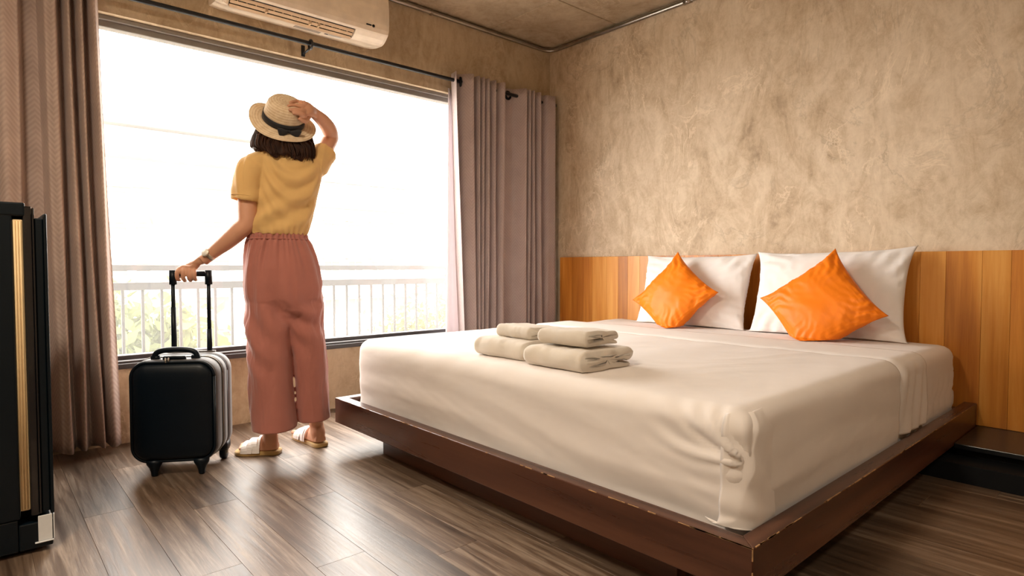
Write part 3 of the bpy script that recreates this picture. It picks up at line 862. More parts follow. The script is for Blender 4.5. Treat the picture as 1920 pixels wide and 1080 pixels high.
# pillows and cushions ---------------------------------------------------------
BEDTOP = MZ1 + 0.002
def cushion_mesh(W, H, T, pinch, seed, n=52, wr=0.006, ears=0.0):
    t = np.linspace(-1, 1, n + 1); t = np.sign(t) * (1 - (1 - np.abs(t)) ** 1.25)
    V = []; F = []
    S, U = np.meshgrid(t, t, indexing='ij')
    prof = np.clip(1 - S ** 2, 0, 1) ** 0.46 * np.clip(1 - U ** 2, 0, 1) ** 0.46
    px_ = S * W / 2 * (1 - pinch * (1 - np.abs(U) ** 2.2) * np.abs(S) ** 3) * (1 + ears * np.abs(S * U) ** 6)
    py_ = U * H / 2 * (1 - pinch * (1 - np.abs(S) ** 2.2) * np.abs(U) ** 3) * (1 + ears * np.abs(S * U) ** 6)
    base = np.column_stack([px_.ravel() * 9, py_.ravel() * 9, np.full(px_.size, seed * 1.7)])
    edge = (np.maximum(np.abs(S), np.abs(U)) ** 4).ravel()
    ang = np.arctan2(U, S).ravel(); rad = np.hypot(S, U).ravel()
    corner = (np.abs(S * U).ravel()) ** 1.2
    wrk = wr * (vnoise(base, seed, 4) * (0.5 + edge) + 0.9 * corner * np.sin(ang * 26 + 2 * np.sin(rad * 9)) + 0.45 * edge * np.sin((S + U).ravel() * 38 + seed) * np.sin((S - U).ravel() * 30))
    fade = np.clip(prof.ravel() * 3.0, 0, 1)
    idf = {}; 
    for side in (1, -1):
        z = side * (T / 2 * prof.ravel() + wrk * fade)
        for i in range(n + 1):
            for j in range(n + 1):
                k = i * (n + 1) + j
                bd = i in (0, n) or j in (0, n)
                if bd and side == -1: idf[(side, i, j)] = idf[(1, i, j)]; continue
                idf[(side, i, j)] = len(V); V.append([px_.flat[k], py_.flat[k], z[k]])
        for i in range(n):
            for j in range(n):
                q = (idf[(side, i, j)], idf[(side, i + 1, j)], idf[(side, i + 1, j + 1)], idf[(side, i, j + 1)])
                F.append(q if side == 1 else q[::-1])
    return np.array(V), F

def place_cushion(name, W, H, T, pinch, seed, centre, lean, roll, turn, m, label, cat, group, wr=0.006, ears=0.0, bend=0.0):
    V, F = cushion_mesh(W, H, T, pinch, seed, wr=wr, ears=ears)
    if bend: V[:, 2] += -bend * (V[:, 1] / (H / 2)) ** 2
    # local x -> along -Y (to the right seen from the foot), local y -> up, local z -> towards the foot (-X)
    cr, sr = math.cos(roll), math.sin(roll)
    xy = np.column_stack([V[:, 0] * cr - V[:, 1] * sr, V[:, 0] * sr + V[:, 1] * cr])
    ex = np.array([math.sin(turn), -math.cos(turn), 0]); n0 = np.array([-math.cos(turn), -math.sin(turn), 0])
    ey = np.array([0, 0, 1.0]) * math.cos(lean) - n0 * math.sin(lean)
    ez = n0 * math.cos(lean) + np.array([0, 0, 1.0]) * math.sin(lean)
    Wd = np.asarray(centre) + np.outer(xy[:, 0], ex) + np.outer(xy[:, 1], ey) + np.outer(V[:, 2], ez)
    low = BEDTOP - Wd[:, 2]; mlow = low > 0
    Wd[mlow] += np.outer(np.minimum(low[mlow], 0.12) * 0.35, n0)            # the squashed foot bulges out a little
    soft = 0.012
    z = Wd[:, 2]; near = z < BEDTOP + soft
    z[near] = BEDTOP + soft * np.exp((z[near] - BEDTOP - soft) / 0.05)
    Wd[:, 2] = z - soft * math.exp(-1.6) * 0
    zmin = Wd[:, 2].min(); Wd[:, 2] -= (zmin - BEDTOP) * np.exp(-(Wd[:, 2] - zmin) / 0.03)
    over = Wd[:, 0] > HX - 0.004; Wd[over, 0] = HX - 0.004
    return tag(mk(name, Wd, F, m), label, cat, group)

place_cushion('pillow', 0.745, 0.47, 0.165, 0.05, 2, (3.335, 2.050, 0.715), 0.30, 0.0, 0.0, M_pillow, 'plump white pillow leaning on the headboard, nearer the window wall', 'pillow', 'white pillows', 0.009, 0.03)
place_cushion('pillow', 0.760, 0.48, 0.165, 0.05, 9, (3.335, 1.262, 0.725), 0.30, 0.02, 0.0, M_pillow, 'plump white pillow leaning on the headboard, farther from the window', 'pillow', 'white pillows', 0.009, 0.05)
place_cushion('throw_cushion', 0.405, 0.405, 0.125, 0.085, 4, (3.165, 2.075, 0.690), 0.36, PI / 4 + 0.12, 0.0, M_orange, 'small orange satin cushion set on its corner, nearer the window wall', 'cushion', 'orange cushions', 0.011, 0.03)
place_cushion('throw_cushion', 0.430, 0.430, 0.135, 0.085, 6, (3.155, 1.222, 0.672), 0.36, PI / 4 - 0.10, 0.0, M_orange, 'larger orange satin cushion set on its corner, farther from the window', 'cushion', 'orange cushions', 0.011, 0.03)

# folded towels ------------------------------------------------------------------
def towel(W, H, L, cx_, cy_, z0, seed, label, yaw=0.0):
    t = H / 3 * 0.94; h1, h3, h5 = H / 6, H / 2, H * 5 / 6
    path = []
    path += [(x, h1 + 0.002 * math.sin(x * 40 + seed)) for x in np.linspace(W * 0.93, H / 2, 10)]
    R = (h5 - h1) / 2
    path += [(H / 2 - R * 0.95 * math.sin(a), h3 - R * math.cos(a)) for a in np.linspace(0, PI, 12)[1:-1]]
    path += [(x, h5) for x in np.linspace(H / 2, W - H / 3, 10)]
    r2 = (h5 - h3) / 2
    path += [(W - H / 3 + r2 * 1.5 * math.sin(a), (h5 + h3) / 2 + r2 * math.cos(a)) for a in np.linspace(0, PI, 9)[1:-1]]
    path += [(x, h3 + 0.003 * math.sin(x * 55 + seed)) for x in np.linspace(W - H / 3, H * 0.55, 10)]
    Pth = np.array(path); n = len(Pth)
    d = np.gradient(Pth, axis=0); d /= np.linalg.norm(d, axis=1)[:, None]; nr = np.column_stack([-d[:, 1], d[:, 0]])
    nt = 5; ny = 34
    prof = []
    # closed outline of the ribbon section
    prof = np.concatenate([Pth + nr * t / 2, [Pth[-1] + d[-1] * t * 0.35], (Pth - nr * t / 2)[::-1], [Pth[0] - d[0] * t * 0.35]])
    cen = prof.mean(0)
    rings = []
    rs = np.random.RandomState(seed)
    for k in range(ny + 1):
        s = k / ny; y = (s - 0.5) * L
        endk = max(0, abs(s - 0.5) * 2 - 0.93) / 0.07
        q = prof.copy()
        mid = np.concatenate([Pth, [Pth[-1]], Pth[::-1], [Pth[0]]])
        q = mid + (q - mid) * (1 - 0.35 * endk ** 2)
        rings.append(np.column_stack([q[:, 0], np.full(len(q), y), q[:, 1]]))
    V, F = loft_data(rings); V = np.array(V)
    nz = vnoise(V * 11 + seed, seed, 3)
    V[:, 0] += 0.004 * nz; V[:, 2] += 0.004 * vnoise(V * 13 + 5, seed + 3, 3) * np.clip(V[:, 2] / 0.02, 0, 1)
    V[:, 1] += 0.004 * vnoise(np.column_stack([V[:, 0] * 25, np.sign(V[:, 1]) * 3, V[:, 2] * 25]), seed + 7, 3)
    V[:, 2] += 0.006 * np.sin((V[:, 0] + seed) * 9) * np.clip(V[:, 2] / H, 0, 1)
    V[:, 2] = np.maximum(V[:, 2], 0.0)
    V[:, 0] -= W / 2
    c, s = math.cos(yaw), math.sin(yaw)
    Wv = np.column_stack([cx_ + V[:, 0] * c - V[:, 1] * s, cy_ + V[:, 0] * s + V[:, 1] * c, z0 + V[:, 2] - V[:, 2].min()])
    o = mk('towel', Wv, F, M_towel)
    return tag(o, label, 'towel', 'folded towels on the bed')
TZ = MZ1 + 0.0115
towel(0.285, 0.074, 0.275, 1.605, 1.445, TZ, 1, 'large folded cream towel at the bottom of the stack farther from the window')
towel(0.255, 0.066, 0.285, 1.620, 1.765, TZ, 5, 'large folded cream towel at the bottom of the stack nearer the window')
towel(0.195, 0.048, 0.215, 1.610, 1.450, TZ + 0.079, 3, 'small folded cream towel on top of the stack farther from the window', 0.05)
towel(0.180, 0.050, 0.205, 1.640, 1.740, TZ + 0.074, 8, 'small folded cream towel on top of the stack nearer the window', -0.06)

# ================================================================== REFRIGERATOR (door faces the bed)
FYN, FYF = 2.305, 2.80
fridge = thing('refrigerator', (-0.15, (FYN + FYF) / 2, 0), 'black mini refrigerator with cream door seal in front of the brown curtain', 'refrigerator')
box('cabinet', -0.45, 0.088, FYN, FYF, 0.112, 1.045, M_fridge, fridge, 0.006, 3)
box('top_panel', -0.45, 0.118, FYN - 0.002, FYF + 0.002, 1.020, 1.060, M_fridge, fridge, 0.005, 3)
box('base', -0.45, 0.082, FYN + 0.004, FYF - 0.004, 0.014, 0.111, M_fridge, fridge, 0.004)
box('toe_panel', 0.083, 0.165, FYN + 0.004, FYF - 0.004, 0.014, 0.094, M_fridge, fridge, 0.004)
for fx in (-0.40, 0.11):
    for fy in (FYN + 0.05, FYF - 0.05):
        V, F, _ = lathe([(0, 0), (0.016, 0.0), (0.016, 0.010), (0.012, 0.016), (0, 0.016)], 14)
        o = mk('foot', [(a + fx, b + fy, c) for a, b, c in V], F, M_blackmat, fridge)
gk = box('door_seal', 0.0885, 0.112, FYN + 0.006, FYF - 0.006, 0.135, 1.010, M_gasket, fridge, 0.003)
for k in range(3):
    xx = 0.0925 + k * 0.0068
    tube('seal_rib', [(xx, FYN + 0.0055, 0.14), (xx, FYN + 0.0055, 0.6), (xx, FYN + 0.0055, 1.005)], 0.0026, M_gasket, gk, 8)
dr = box('door', 0.1125, 0.133, FYN, FYF, 0.116, 1.050, M_gloss, fridge, 0.004, 3)
box('door_edge', 0.1335, 0.139, FYN + 0.003, FYF - 0.003, 0.118, 1.046, M_gloss, dr, 0.002, 3)
box('door_skin', 0.1395, 0.160, FYN + 0.010, FYF - 0.010, 0.120, 1.016, M_fridge, dr, 0.003, 2)
box('door_lip', 0.1605, 0.169, FYN + 0.002, FYF - 0.002, 0.112, 1.030, M_fridge, dr, 0.003, 2)
brk = box('corner_guard', 0.1285, 0.163, FYN + 0.0002, FYN + 0.0038, 0.034, 0.112, M_clear, fridge, 0.0015); tag(brk, 'milky white plastic corner guard')
box('guard_flange', 0.1655, 0.1685, FYN + 0.0002, FYN + 0.06, 0.034, 0.110, M_clear, brk, 0.001)
box('guard_foot', 0.120, 0.166, FYN - 0.004, FYN + 0.0038, 0.030, 0.0335, M_clear, brk, 0.001)

# ================================================================== SUITCASE
sw = np.array([0.852, -0.524, 0]); sn = np.array([0.524, 0.852, 0]); sz = np.array([0, 0, 1.0])    # across, to the back, up
s0 = np.array([0.607, 2.822, 0.0]) - sn * 0.045 + sw * 0.018                                                               # floor point under the middle of the front face
suit = thing('suitcase', tuple(s0 + sn * 0.1), 'dark navy cabin trolley suitcase standing by the window with its handle pulled out', 'suitcase')
SWD, SH0, SH1 = 0.344, 0.052, 0.488
def sp(a, b, z): return s0 + sw * a + sn * b + sz * z
def rr_ring(b, inset, rc, n=10, grow=0.0):
    hw = SWD / 2 - inset; z0, z1 = SH0 + inset, SH1 - inset; out = []
    for cxx, czz, a0 in ((hw - rc, z1 - rc, 0), (-hw + rc, z1 - rc, PI / 2), (-hw + rc, z0 + rc, PI), (hw - rc, z0 + rc, 3 * PI / 2)):
        for k in range(n + 1):
            t = a0 + k / n * PI / 2; out.append(sp(cxx + rc * math.cos(t), b, czz + rc * math.sin(t)))
    # extra points along the straight runs keep the panel smooth
    return np.array(out)
def shell(name, spec, m, parent, rc=0.075):
    V, F = loft_data([rr_ring(b, ins, max(0.02, rc - ins)) for b, ins in spec]); return mk(name, V, F, m, parent)
fp = shell('front_panel', [(0.012, 0.016), (0.002, 0.022), (-0.006, 0.034), (-0.011, 0.060), (-0.013, 0.095)], M_case, suit)
shell('front_gusset', [(0.010, 0.013), (0.016, 0.007), (0.024, 0.004), (0.075, 0.003), (0.092, 0.005), (0.096, 0.012)], M_gusset, suit)
shell('middle_gusset', [(0.098, 0.010), (0.102, 0.003), (0.155, 0.002), (0.160, 0.010)], M_gusset, suit)
shell('back_shell', [(0.162, 0.010), (0.166, 0.002), (0.228, 0.002), (0.243, 0.012), (0.250, 0.04)], M_gusset, suit)
for b, ins, rad_, m in ((0.011, 0.013, 0.0062, M_case), (0.097, 0.006, 0.0048, M_case), (0.161, 0.006, 0.0055, M_case)):
    ring = rr_ring(b, ins, 0.075 - ins, 12); ring = np.vstack([ring, ring[:1]])
    tube('zip_piping', ring, rad_, m, suit, 8)
ring = rr_ring(0.093, 0.0015, 0.073, 12); tube('zip_line', np.vstack([ring, ring[:1]]), 0.0022, M_zip, suit, 6)
# carry handle
hp = smooth_path([sp(-0.082, 0.052, SH1 - 0.004), sp(-0.080, 0.052, SH1 + 0.014), sp(-0.066, 0.052, SH1 + 0.027), sp(-0.03, 0.052, SH1 + 0.034), sp(0.03, 0.052, SH1 + 0.034), sp(0.066, 0.052, SH1 + 0.027), sp(0.080, 0.052, SH1 + 0.014), sp(0.082, 0.052, SH1 - 0.004)], 30)
ch = tube('carry_handle', hp, 0.0115, M_case, suit, 12)
for a in (-0.078, 0.078):
    tube('handle_mount', [sp(a - 0.016, 0.052, SH1 + 0.001), sp(a + 0.016, 0.052, SH1 + 0.001)], 0.011, M_case, ch, 10)
V, F = loft_data([ell(sp(0, 0.035, SH1 - 0.004 + h), sw, sn, ra, 0.013, 16, 4) for h, ra in ((0, 0.045), (0.010, 0.045), (0.014, 0.040))]); lk = mk('top_tab', V, F, M_case, suit)
zp = tube('zip_pull', [sp(-0.030, 0.020, SH1 + 0.003), sp(-0.026, 0.010, SH1 - 0.002), sp(-0.024, 0.004, SH1 - 0.014)], [0.004, 0.005, 0.003], M_zip, suit, 8)
tube('zip_pull', [sp(-0.018, 0.020, SH1 + 0.003), sp(-0.015, 0.010, SH1 + 0.000), sp(-0.013, 0.005, SH1 - 0.010)], [0.004, 0.005, 0.003], M_zip, suit, 8)
# front feet
for a in (-0.080, 0.102):
    V, F = loft_data([ell(sp(a, 0.022, z), sw, sn, ra, ra * 0.9, 16) for z, ra in ((0.0, 0.010), (0.004, 0.0125), (0.018, 0.014), (0.036, 0.020), (0.052, 0.030), (0.070, 0.032))])
    mk('foot', V, F, M_case, suit)
# rear wheels in housings
for a in (-0.128, 0.134):
    V, F = loft_data([ell(sp(a + da, 0.225, 0.034), sn, sz, ra, ra, 24) for da, ra in ((-0.014, 0.024), (-0.012, 0.032), (-0.006, 0.034), (0.006, 0.034), (0.012, 0.032), (0.014, 0.024))])
    w = mk('wheel', V, F, M_case, suit)
    V, F = loft_data([ell(sp(a + da, 0.225, 0.034), sn, sz, 0.012, 0.012, 16) for da in (-0.017, 0.017)]); mk('hub', V, F, M_zip, w)
    V, F = loft_data([ell(sp(a, 0.212, z), sw, sn, ra, rb_, 18, 4) for z, ra, rb_ in ((0.046, 0.024, 0.028), (0.060, 0.028, 0.036), (0.085, 0.026, 0.036))]); mk('wheel_housing', V, F, M_case, suit)
# trolley handle
TA0, TA1, TB, TZ1 = -0.071, 0.077, 0.238, 0.838
HA = (TA0 + TA1) / 2
th = tube('trolley_bar', [sp(TA0, TB, TZ1), sp(TA1, TB, TZ1)], 0.0125, M_case, suit, 14)
for a in (TA0, TA1):
    tube('outer_pole', [sp(a, TB, SH1 - 0.02), sp(a, TB, 0.69 if a < 0 else 0.59)], 0.0112, M_case, suit, 14)
    tube('inner_pole', [sp(a, TB, 0.57), sp(a, TB, TZ1 - 0.01)], 0.0088, M_case, suit, 14)
    tube('pole_cap', [sp(a, TB, TZ1 - 0.048), sp(a, TB, TZ1 + 0.016)], 0.0158, M_case, suit, 14)
V, F = loft_data([ell(sp(HA, TB - 0.004, z), sw, sn, 0.10, 0.016, 28, 5) for z in (SH1 - 0.012, SH1 + 0.004)]); mk('handle_plate', V, F, M_gusset, suit)

# ================================================================== PERSON (seen from behind, looking out)
DEP0 = 2.79
PXM = DEP0 / FPX
def pp(u, v, d=0.0): return _C + ray(u, v) * (DEP0 + d)
fh = np.array([math.sin(YAW), math.cos(YAW), 0.0])
TH = math.radians(26)
RB = math.cos(TH) * _rt + math.sin(TH) * fh          # her right
FB = -math.sin(TH) * _rt + math.cos(TH) * fh         # where she faces
ZU = np.array([0, 0, 1.0])
person = thing('person', (float(pp(540, 600)[0]), float(pp(540, 600)[1]), 0), 'person in mustard shirt and rose trousers holding a straw hat, standing at the window', 'person')

def rings_h(spec, n=36, pw=2.3):
    """spec: (u, v, d, half width m, half depth m)"""
    return [ell(pp(u, v, d), RB, FB, a, b, n, pw) for u, v, d, a, b in spec]
def hside(px): return px * PXM

# ---- hat frame (needed for the raised hand)
e_up = _up; e_rt = _rt; e_cam = -_vd
hat_o = pp(531, 227, -0.01)
hat_z = 0.80 * (0.50 * e_rt + 0.866 * e_up) + 0.60 * e_cam
hat_z /= np.linalg.norm(hat_z)
hat_M = frame_m(hat_o, hat_z, tuple(RB))
hat_Mi = np.array(hat_M.inverted())
CROWN = [(0.091, 0.004), (0.0895, 0.03), (0.086, 0.06), (0.080, 0.085), (0.068, 0.101), (0.045, 0.109), (0.02, 0.108), (0.0, 0.107)]
def crown_r(z): return float(np.interp(z, [c[1] for c in CROWN[:6]], [c[0] for c in CROWN[:6]]))
def on_crown(u, v, lift=0.0):
    """point of the hat crown surface under a pixel, lifted outwards"""
    r = ray(u, v); last = None
    for t in np.arange(2.5, 3.2, 0.0015):
        p = _C + r * t; q = hat_Mi[:3, :3] @ p + hat_Mi[:3, 3]
        if 0.0 < q[2] < 0.108 and math.hypot(q[0], q[1]) < crown_r(q[2]) + lift: return p
        rq = math.hypot(q[0], q[1])
        if last is None or rq < last[0]: last = (rq, p)
    return last[1]

S = []      # skin shells
def shell_t(pts, radii, n=16, flat=1.0, sub=0, hint=(0, 0, 1)):
    S.append(loft_data(tube_rings(pts, radii, n, flat, hint, sub)))
# torso and neck under the clothes
S.append(loft_data(rings_h([(533, 590, 0, 0.09, 0.075), (532, 560, 0, 0.135, 0.085), (531, 520, 0, 0.140, 0.092), (526, 470, 0, 0.125, 0.088), (524, 440, 0, 0.108, 0.078), (530, 400, 0, 0.112, 0.082),
                            (536, 360, 0, 0.122, 0.090), (538, 330, 0, 0.125, 0.080), (537, 305, 0, 0.120, 0.062), (537, 292, 0, 0.080, 0.055), (537, 283, 0.005, 0.058, 0.058), (537, 268, 0.012, 0.050, 0.053), (536, 252, 0.022, 0.050, 0.055)])))
# head, tipped back a little
hc = pp(532, 236, 0.030)
hup = ZU * math.cos(0.22) - FB * math.sin(0.22); hfw = FB * math.cos(0.22) + ZU * math.sin(0.22)
rings = []
for z, a, bf, bb in ((-0.118, 0.020, 0.050, 0.0), (-0.108, 0.038, 0.075, 0.02), (-0.09, 0.052, 0.088, 0.055), (-0.06, 0.062, 0.092, 0.080), (-0.02, 0.070, 0.090, 0.094), (0.02, 0.074, 0.090, 0.100), (0.06, 0.070, 0.084, 0.094), (0.085, 0.056, 0.068, 0.076), (0.102, 0.034, 0.040, 0.046), (0.108, 0.012, 0.014, 0.016)):
    t = np.arange(32) * 2 * PI / 32
    rings.append(hc + hup * z + np.outer(np.cos(t) * a, RB) + np.outer(np.where(np.sin(t) > 0, np.sin(t) * bf, np.sin(t) * bb), hfw))
def under_hat(A, lim=-0.014):
    """keep points inside the crown or below the brim"""
    A = np.array(A, float); q = A @ hat_Mi[:3, :3].T + hat_Mi[:3, 3]
    r = np.hypot(q[:, 0], q[:, 1]) + 1e-9
    hi = q[:, 2] > lim
    k = np.where(hi & (r > 0.080), 0.080 / r, 1.0); q[:, 0] *= k; q[:, 1] *= k
    q[:, 2] = np.where(hi, np.minimum(q[:, 2], 0.092), q[:, 2])
    Mw = np.array(hat_M)
    return q @ Mw[:3, :3].T + Mw[:3, 3]
S.append(loft_data([under_hat(r) for r in rings]))
def face(x, y, z): return hc + RB * x + hfw * y + hup * z
shell_t([face(0, 0.080, 0.012), face(0, 0.094, -0.008), face(0, 0.105, -0.030), face(0, 0.096, -0.040), face(0, 0.08, -0.042)], [0.006, 0.008, 0.012, 0.012, 0.006], 12)
for s in (-1, 1):
    shell_t([face(s * 0.010, 0.088, -0.038), face(s * 0.016, 0.086, -0.040)], [0.008, 0.006], 10)
    shell_t([face(s * 0.070, -0.002, 0.014), face(s * 0.078, -0.012, 0.018), face(s * 0.080, -0.014, 0.0), face(s * 0.076, -0.006, -0.022), face(s * 0.070, 0.0, -0.030)], [0.006, 0.010, 0.011, 0.009, 0.006], 10)
    shell_t([face(s * 0.012, 0.086, 0.022), face(s * 0.034, 0.083, 0.027), face(s * 0.054, 0.066, 0.020)], [0.006, 0.007, 0.005], 10)
# left arm, down to the trolley bar
barL, barR = sp(TA0, TB, TZ1), sp(TA1, TB, TZ1)
LS, LE, LW = pp(471, 313, -0.085), pp(463, 417, -0.100), pp(389, 482, -0.098)
shell_t([pp(486, 315, -0.06), LS, pp(466, 345, -0.09), pp(464, 385, -0.098), LE, pp(449, 432, -0.102), pp(428, 451, -0.102), pp(405, 469, -0.100), LW, pp(381, 488, -0.098)],
        [0.036, 0.041, 0.041, 0.042, 0.0405, 0.0405, 0.037, 0.030, 0.0255, 0.0262], 20, sub=34)
# left hand: palm and four fingers folded over the bar, thumb round the far side
def barp(u):
    """bar point whose column is near pixel column u"""
    a = (u - 324.0) / (391.0 - 324.0); return barL + (barR - barL) * a
bd = (barR - barL) / np.linalg.norm(barR - barL); cam_dir = -sn        # across the bar towards the camera
knu = [barp(u) + cam_dir * 0.012 + ZU * h for u, h in ((340, 0.024), (349, 0.026), (358, 0.024), (366, 0.019))]
# palm from the wrist to the knuckles
kc = (knu[0] + knu[3]) / 2
pal = []
for f in np.linspace(0, 1, 8):
    c = LW * (1 - f) + kc * f + ZU * 0.010 * math.sin(PI * f)
    ax = (_rt * 0.30 + _up * 0.90) * (1 - f) + bd * f * 1.0 + _up * 0.0; ax /= np.linalg.norm(ax)
    dr_ = (kc - LW) / np.linalg.norm(kc - LW); ax = ax - (ax @ dr_) * dr_ * 0.5; ax /= np.linalg.norm(ax)
    nr_ = np.cross(ax, dr_); nr_ /= np.linalg.norm(nr_)
    pal.append(ell(c, ax, nr_, 0.025 + 0.012 * math.sin(PI * min(1, f * 0.75)), 0.0185 - 0.003 * f, 20))
S.append(loft_data(pal))
for k, (kn, L, dw) in enumerate(zip(knu, (0.92, 1.0, 0.95, 0.82), (-0.006, -0.002, 0.001, 0.004))):
    pts = [kn - cam_dir * 0.02 + ZU * 0.004, kn, kn + cam_dir * 0.017 * L - ZU * 0.012 + bd * dw, kn + cam_dir * 0.020 * L - ZU * 0.034 * L + bd * dw * 1.3,
           kn + cam_dir * 0.008 - ZU * 0.053 * L + bd * dw * 1.3, kn - cam_dir * 0.010 - ZU * 0.055 * L + bd * dw, kn - cam_dir * 0.022 - ZU * 0.048 * L + bd * dw]
    shell_t(pts, [0.0085, 0.0108, 0.0100, 0.0096, 0.0088, 0.0080, 0.0065], 12, sub=18)
tb_ = barp(343)
shell_t([LW * 0.45 + kc * 0.55 - cam_dir * 0.010, tb_ - cam_dir * 0.016 + ZU * 0.020, tb_ - cam_dir * 0.022 - bd * 0.010 + ZU * 0.004, tb_ - cam_dir * 0.017 - bd * 0.022 - ZU * 0.012, tb_ - cam_dir * 0.004 - bd * 0.024 - ZU * 0.020],
        [0.014, 0.0125, 0.0115, 0.0105, 0.008], 12, sub=14)
# right arm, raised to the hat
RS, RE, RW_ = pp(596, 304, 0.075), pp(621, 257, 0.21), pp(590, 213, 0.045)
shell_t([pp(580, 306, 0.05), RS, pp(607, 286, 0.135), pp(617, 266, 0.195), RE, pp(617, 243, 0.165), pp(606, 227, 0.105), RW_, pp(584, 208, 0.02)],
        [0.034, 0.038, 0.038, 0.039, 0.036, 0.0375, 0.033, 0.0265, 0.0255], 20, sub=34)
# right hand laid on the crown, fingers to the left, thumb below
kR = [on_crown(u, v, 0.010) for u, v in ((566, 192), (566, 200), (566, 208), (568, 216))]
pw_ = pp(584, 208, 0.015)
kcR = (kR[0] + kR[3]) / 2 + e_cam * 0.004
pal = []
ax0 = (kR[0] - kR[3]); ax0 /= np.linalg.norm(ax0)
for f in np.linspace(0, 1, 8):
    c = RW_ * (1 - f) + kcR * f + (e_cam * 0.016 + _rt * 0.010 + _up * 0.006) * math.sin(PI * f)
    dr_ = (kcR - RW_) / np.linalg.norm(kcR - RW_); ax = ax0 - (ax0 @ dr_) * dr_; ax /= np.linalg.norm(ax); nr_ = np.cross(ax, dr_)
    pal.append(ell(c, ax, nr_, 0.026 + 0.014 * f, 0.019 - 0.004 * f, 20))
S.append(loft_data(pal))
for (u0, v0), (u1, v1), (u2, v2), (u3, v3), l3 in (((566, 192), (557, 190), (549, 191), (543, 193), 0.004), ((566, 200), (555, 198), (546, 198), (539, 199), 0.004),
                                                   ((566, 208), (556, 206), (547, 206), (541, 206), 0.004), ((568, 216), (560, 213), (553, 212), (548, 212), 0.004)):
    shell_t([on_crown(u0 + 5, v0, 0.010) , on_crown(u0, v0, 0.013), on_crown(u1, v1, 0.015), on_crown(u2, v2, 0.010), on_crown(u3, v3, 0.007)], [0.0098, 0.0106, 0.0096, 0.0088, 0.0070], 12, sub=16)
shell_t([RW_ * 0.55 + kcR * 0.45 + _up * -0.018, on_crown(574, 226, 0.016), on_crown(567, 226, 0.013), on_crown(560, 221, 0.009)], [0.014, 0.0125, 0.0108, 0.008], 12, sub=12)
# legs and feet
def leg(hip, knee, ankle, heel, toe):
    hip, knee, ankle, heel, toe = map(np.asarray, (hip, knee, ankle, heel, toe))
    fd = toe - heel; fl_ = np.linalg.norm(fd[:2]); fd = fd / np.linalg.norm(fd); lat = np.cross(fd, ZU)
    cal = knee * 0.62 + ankle * 0.38 - fd * 0.012
    shell_t([hip, hip * 0.5 + knee * 0.5, knee, cal, knee * 0.15 + ankle * 0.85, ankle, heel + fd * 0.035 + ZU * 0.062, heel + fd * 0.034 + ZU * 0.035],
            [0.066, 0.060, 0.050, 0.050, 0.034, 0.0335, 0.034, 0.030], 18, sub=30)
    rg = []
    for s, hw, h, up in ((0.0, 0.016, 0.020, 0.022), (0.03, 0.028, 0.034, 0.020), (0.22, 0.031, 0.062, 0.016), (0.40, 0.033, 0.055, 0.016), (0.6, 0.038, 0.040, 0.015), (0.76, 0.042, 0.027, 0.015), (0.84, 0.040, 0.021, 0.015)):
        c = heel + fd * fl_ * s; t = np.arange(20) * 2 * PI / 20
        rg.append(c + np.outer(np.cos(t) * hw, lat) + np.outer(np.where(np.sin(t) > 0, np.sin(t) * h, np.sin(t) * 0.010) + up + 0.010, ZU))
    S.append(loft_data(rg))
    for k, (off, ln, r) in enumerate(((-0.030, 0.225, 0.0125), (-0.011, 0.20, 0.0095), (0.005, 0.18, 0.0088), (0.019, 0.155, 0.0084), (0.032, 0.12, 0.008))):
        sgn = 1.0 if lat @ RB > 0 else -1.0
        side_ = leg.inner * off
        a = heel + fd * fl_ * 0.80 + lat * side_ + ZU * 0.034; b = heel + fd * fl_ * (0.80 + ln * 0.9) + lat * side_ * 1.05 + ZU * 0.030
        shell_t([a, a * 0.45 + b * 0.55 + ZU * 0.002, b], [r, r * 1.02, r * 0.8], 10, sub=7)
heelL, toeL = onz(522, 850, 0.0), onz(447, 851, 0.0)
heelR, toeR = onz(603, 838, 0.0), onz(560, 819, 0.0)
leg.inner = 1.0       # lat = fd x up points to her right
ankL = heelL + (toeL - heelL) * 0.20 + ZU * 0.095; ankR = heelR + (toeR - heelR) * 0.20 + ZU * 0.095
leg.inner = -1.0
leg(pp(504, 565, -0.05), pp(511, 690, -0.06), ankL, heelL, toeL)
leg.inner = 1.0
leg(pp(566, 565, 0.05), pp(582, 685, 0.06), ankR, heelR, toeR)
body = union_obj('body', S, 0.0034, M_skin, person, 4)

# ---- face details (on the far side of the head)
for s in (-1, 1):
    V, F = loft_data([ell(face(s * 0.031, 0.079 + k, 0.008), RB, hup, a, b, 16) for k, a, b in ((0, 0.013, 0.007), (0.004, 0.011, 0.0055), (0.006, 0.005, 0.0025))]); ey_ = mk('eye', V, F, M_eye, person)
    V, F = loft_data([ell(face(s * 0.031, 0.0845 + k, 0.008), RB, hup, a, a, 14) for k, a in ((0, 0.0050), (0.0018, 0.0035))]); mk('iris', V, F, M_iris, ey_)
    tube('eyebrow', [face(s * 0.016, 0.0905, 0.026), face(s * 0.034, 0.0885, 0.031), face(s * 0.052, 0.073, 0.025)], [0.0025, 0.003, 0.0015], M_hair, person, 8, sub=9)
tube('mouth', smooth_path([face(-0.024, 0.074, -0.066), face(-0.010, 0.089, -0.062), face(0, 0.0905, -0.063), face(0.010, 0.089, -0.062), face(0.024, 0.074, -0.066)], 15), [0.002] + [0.0055] * 13 + [0.002], M_lip, person, 8)

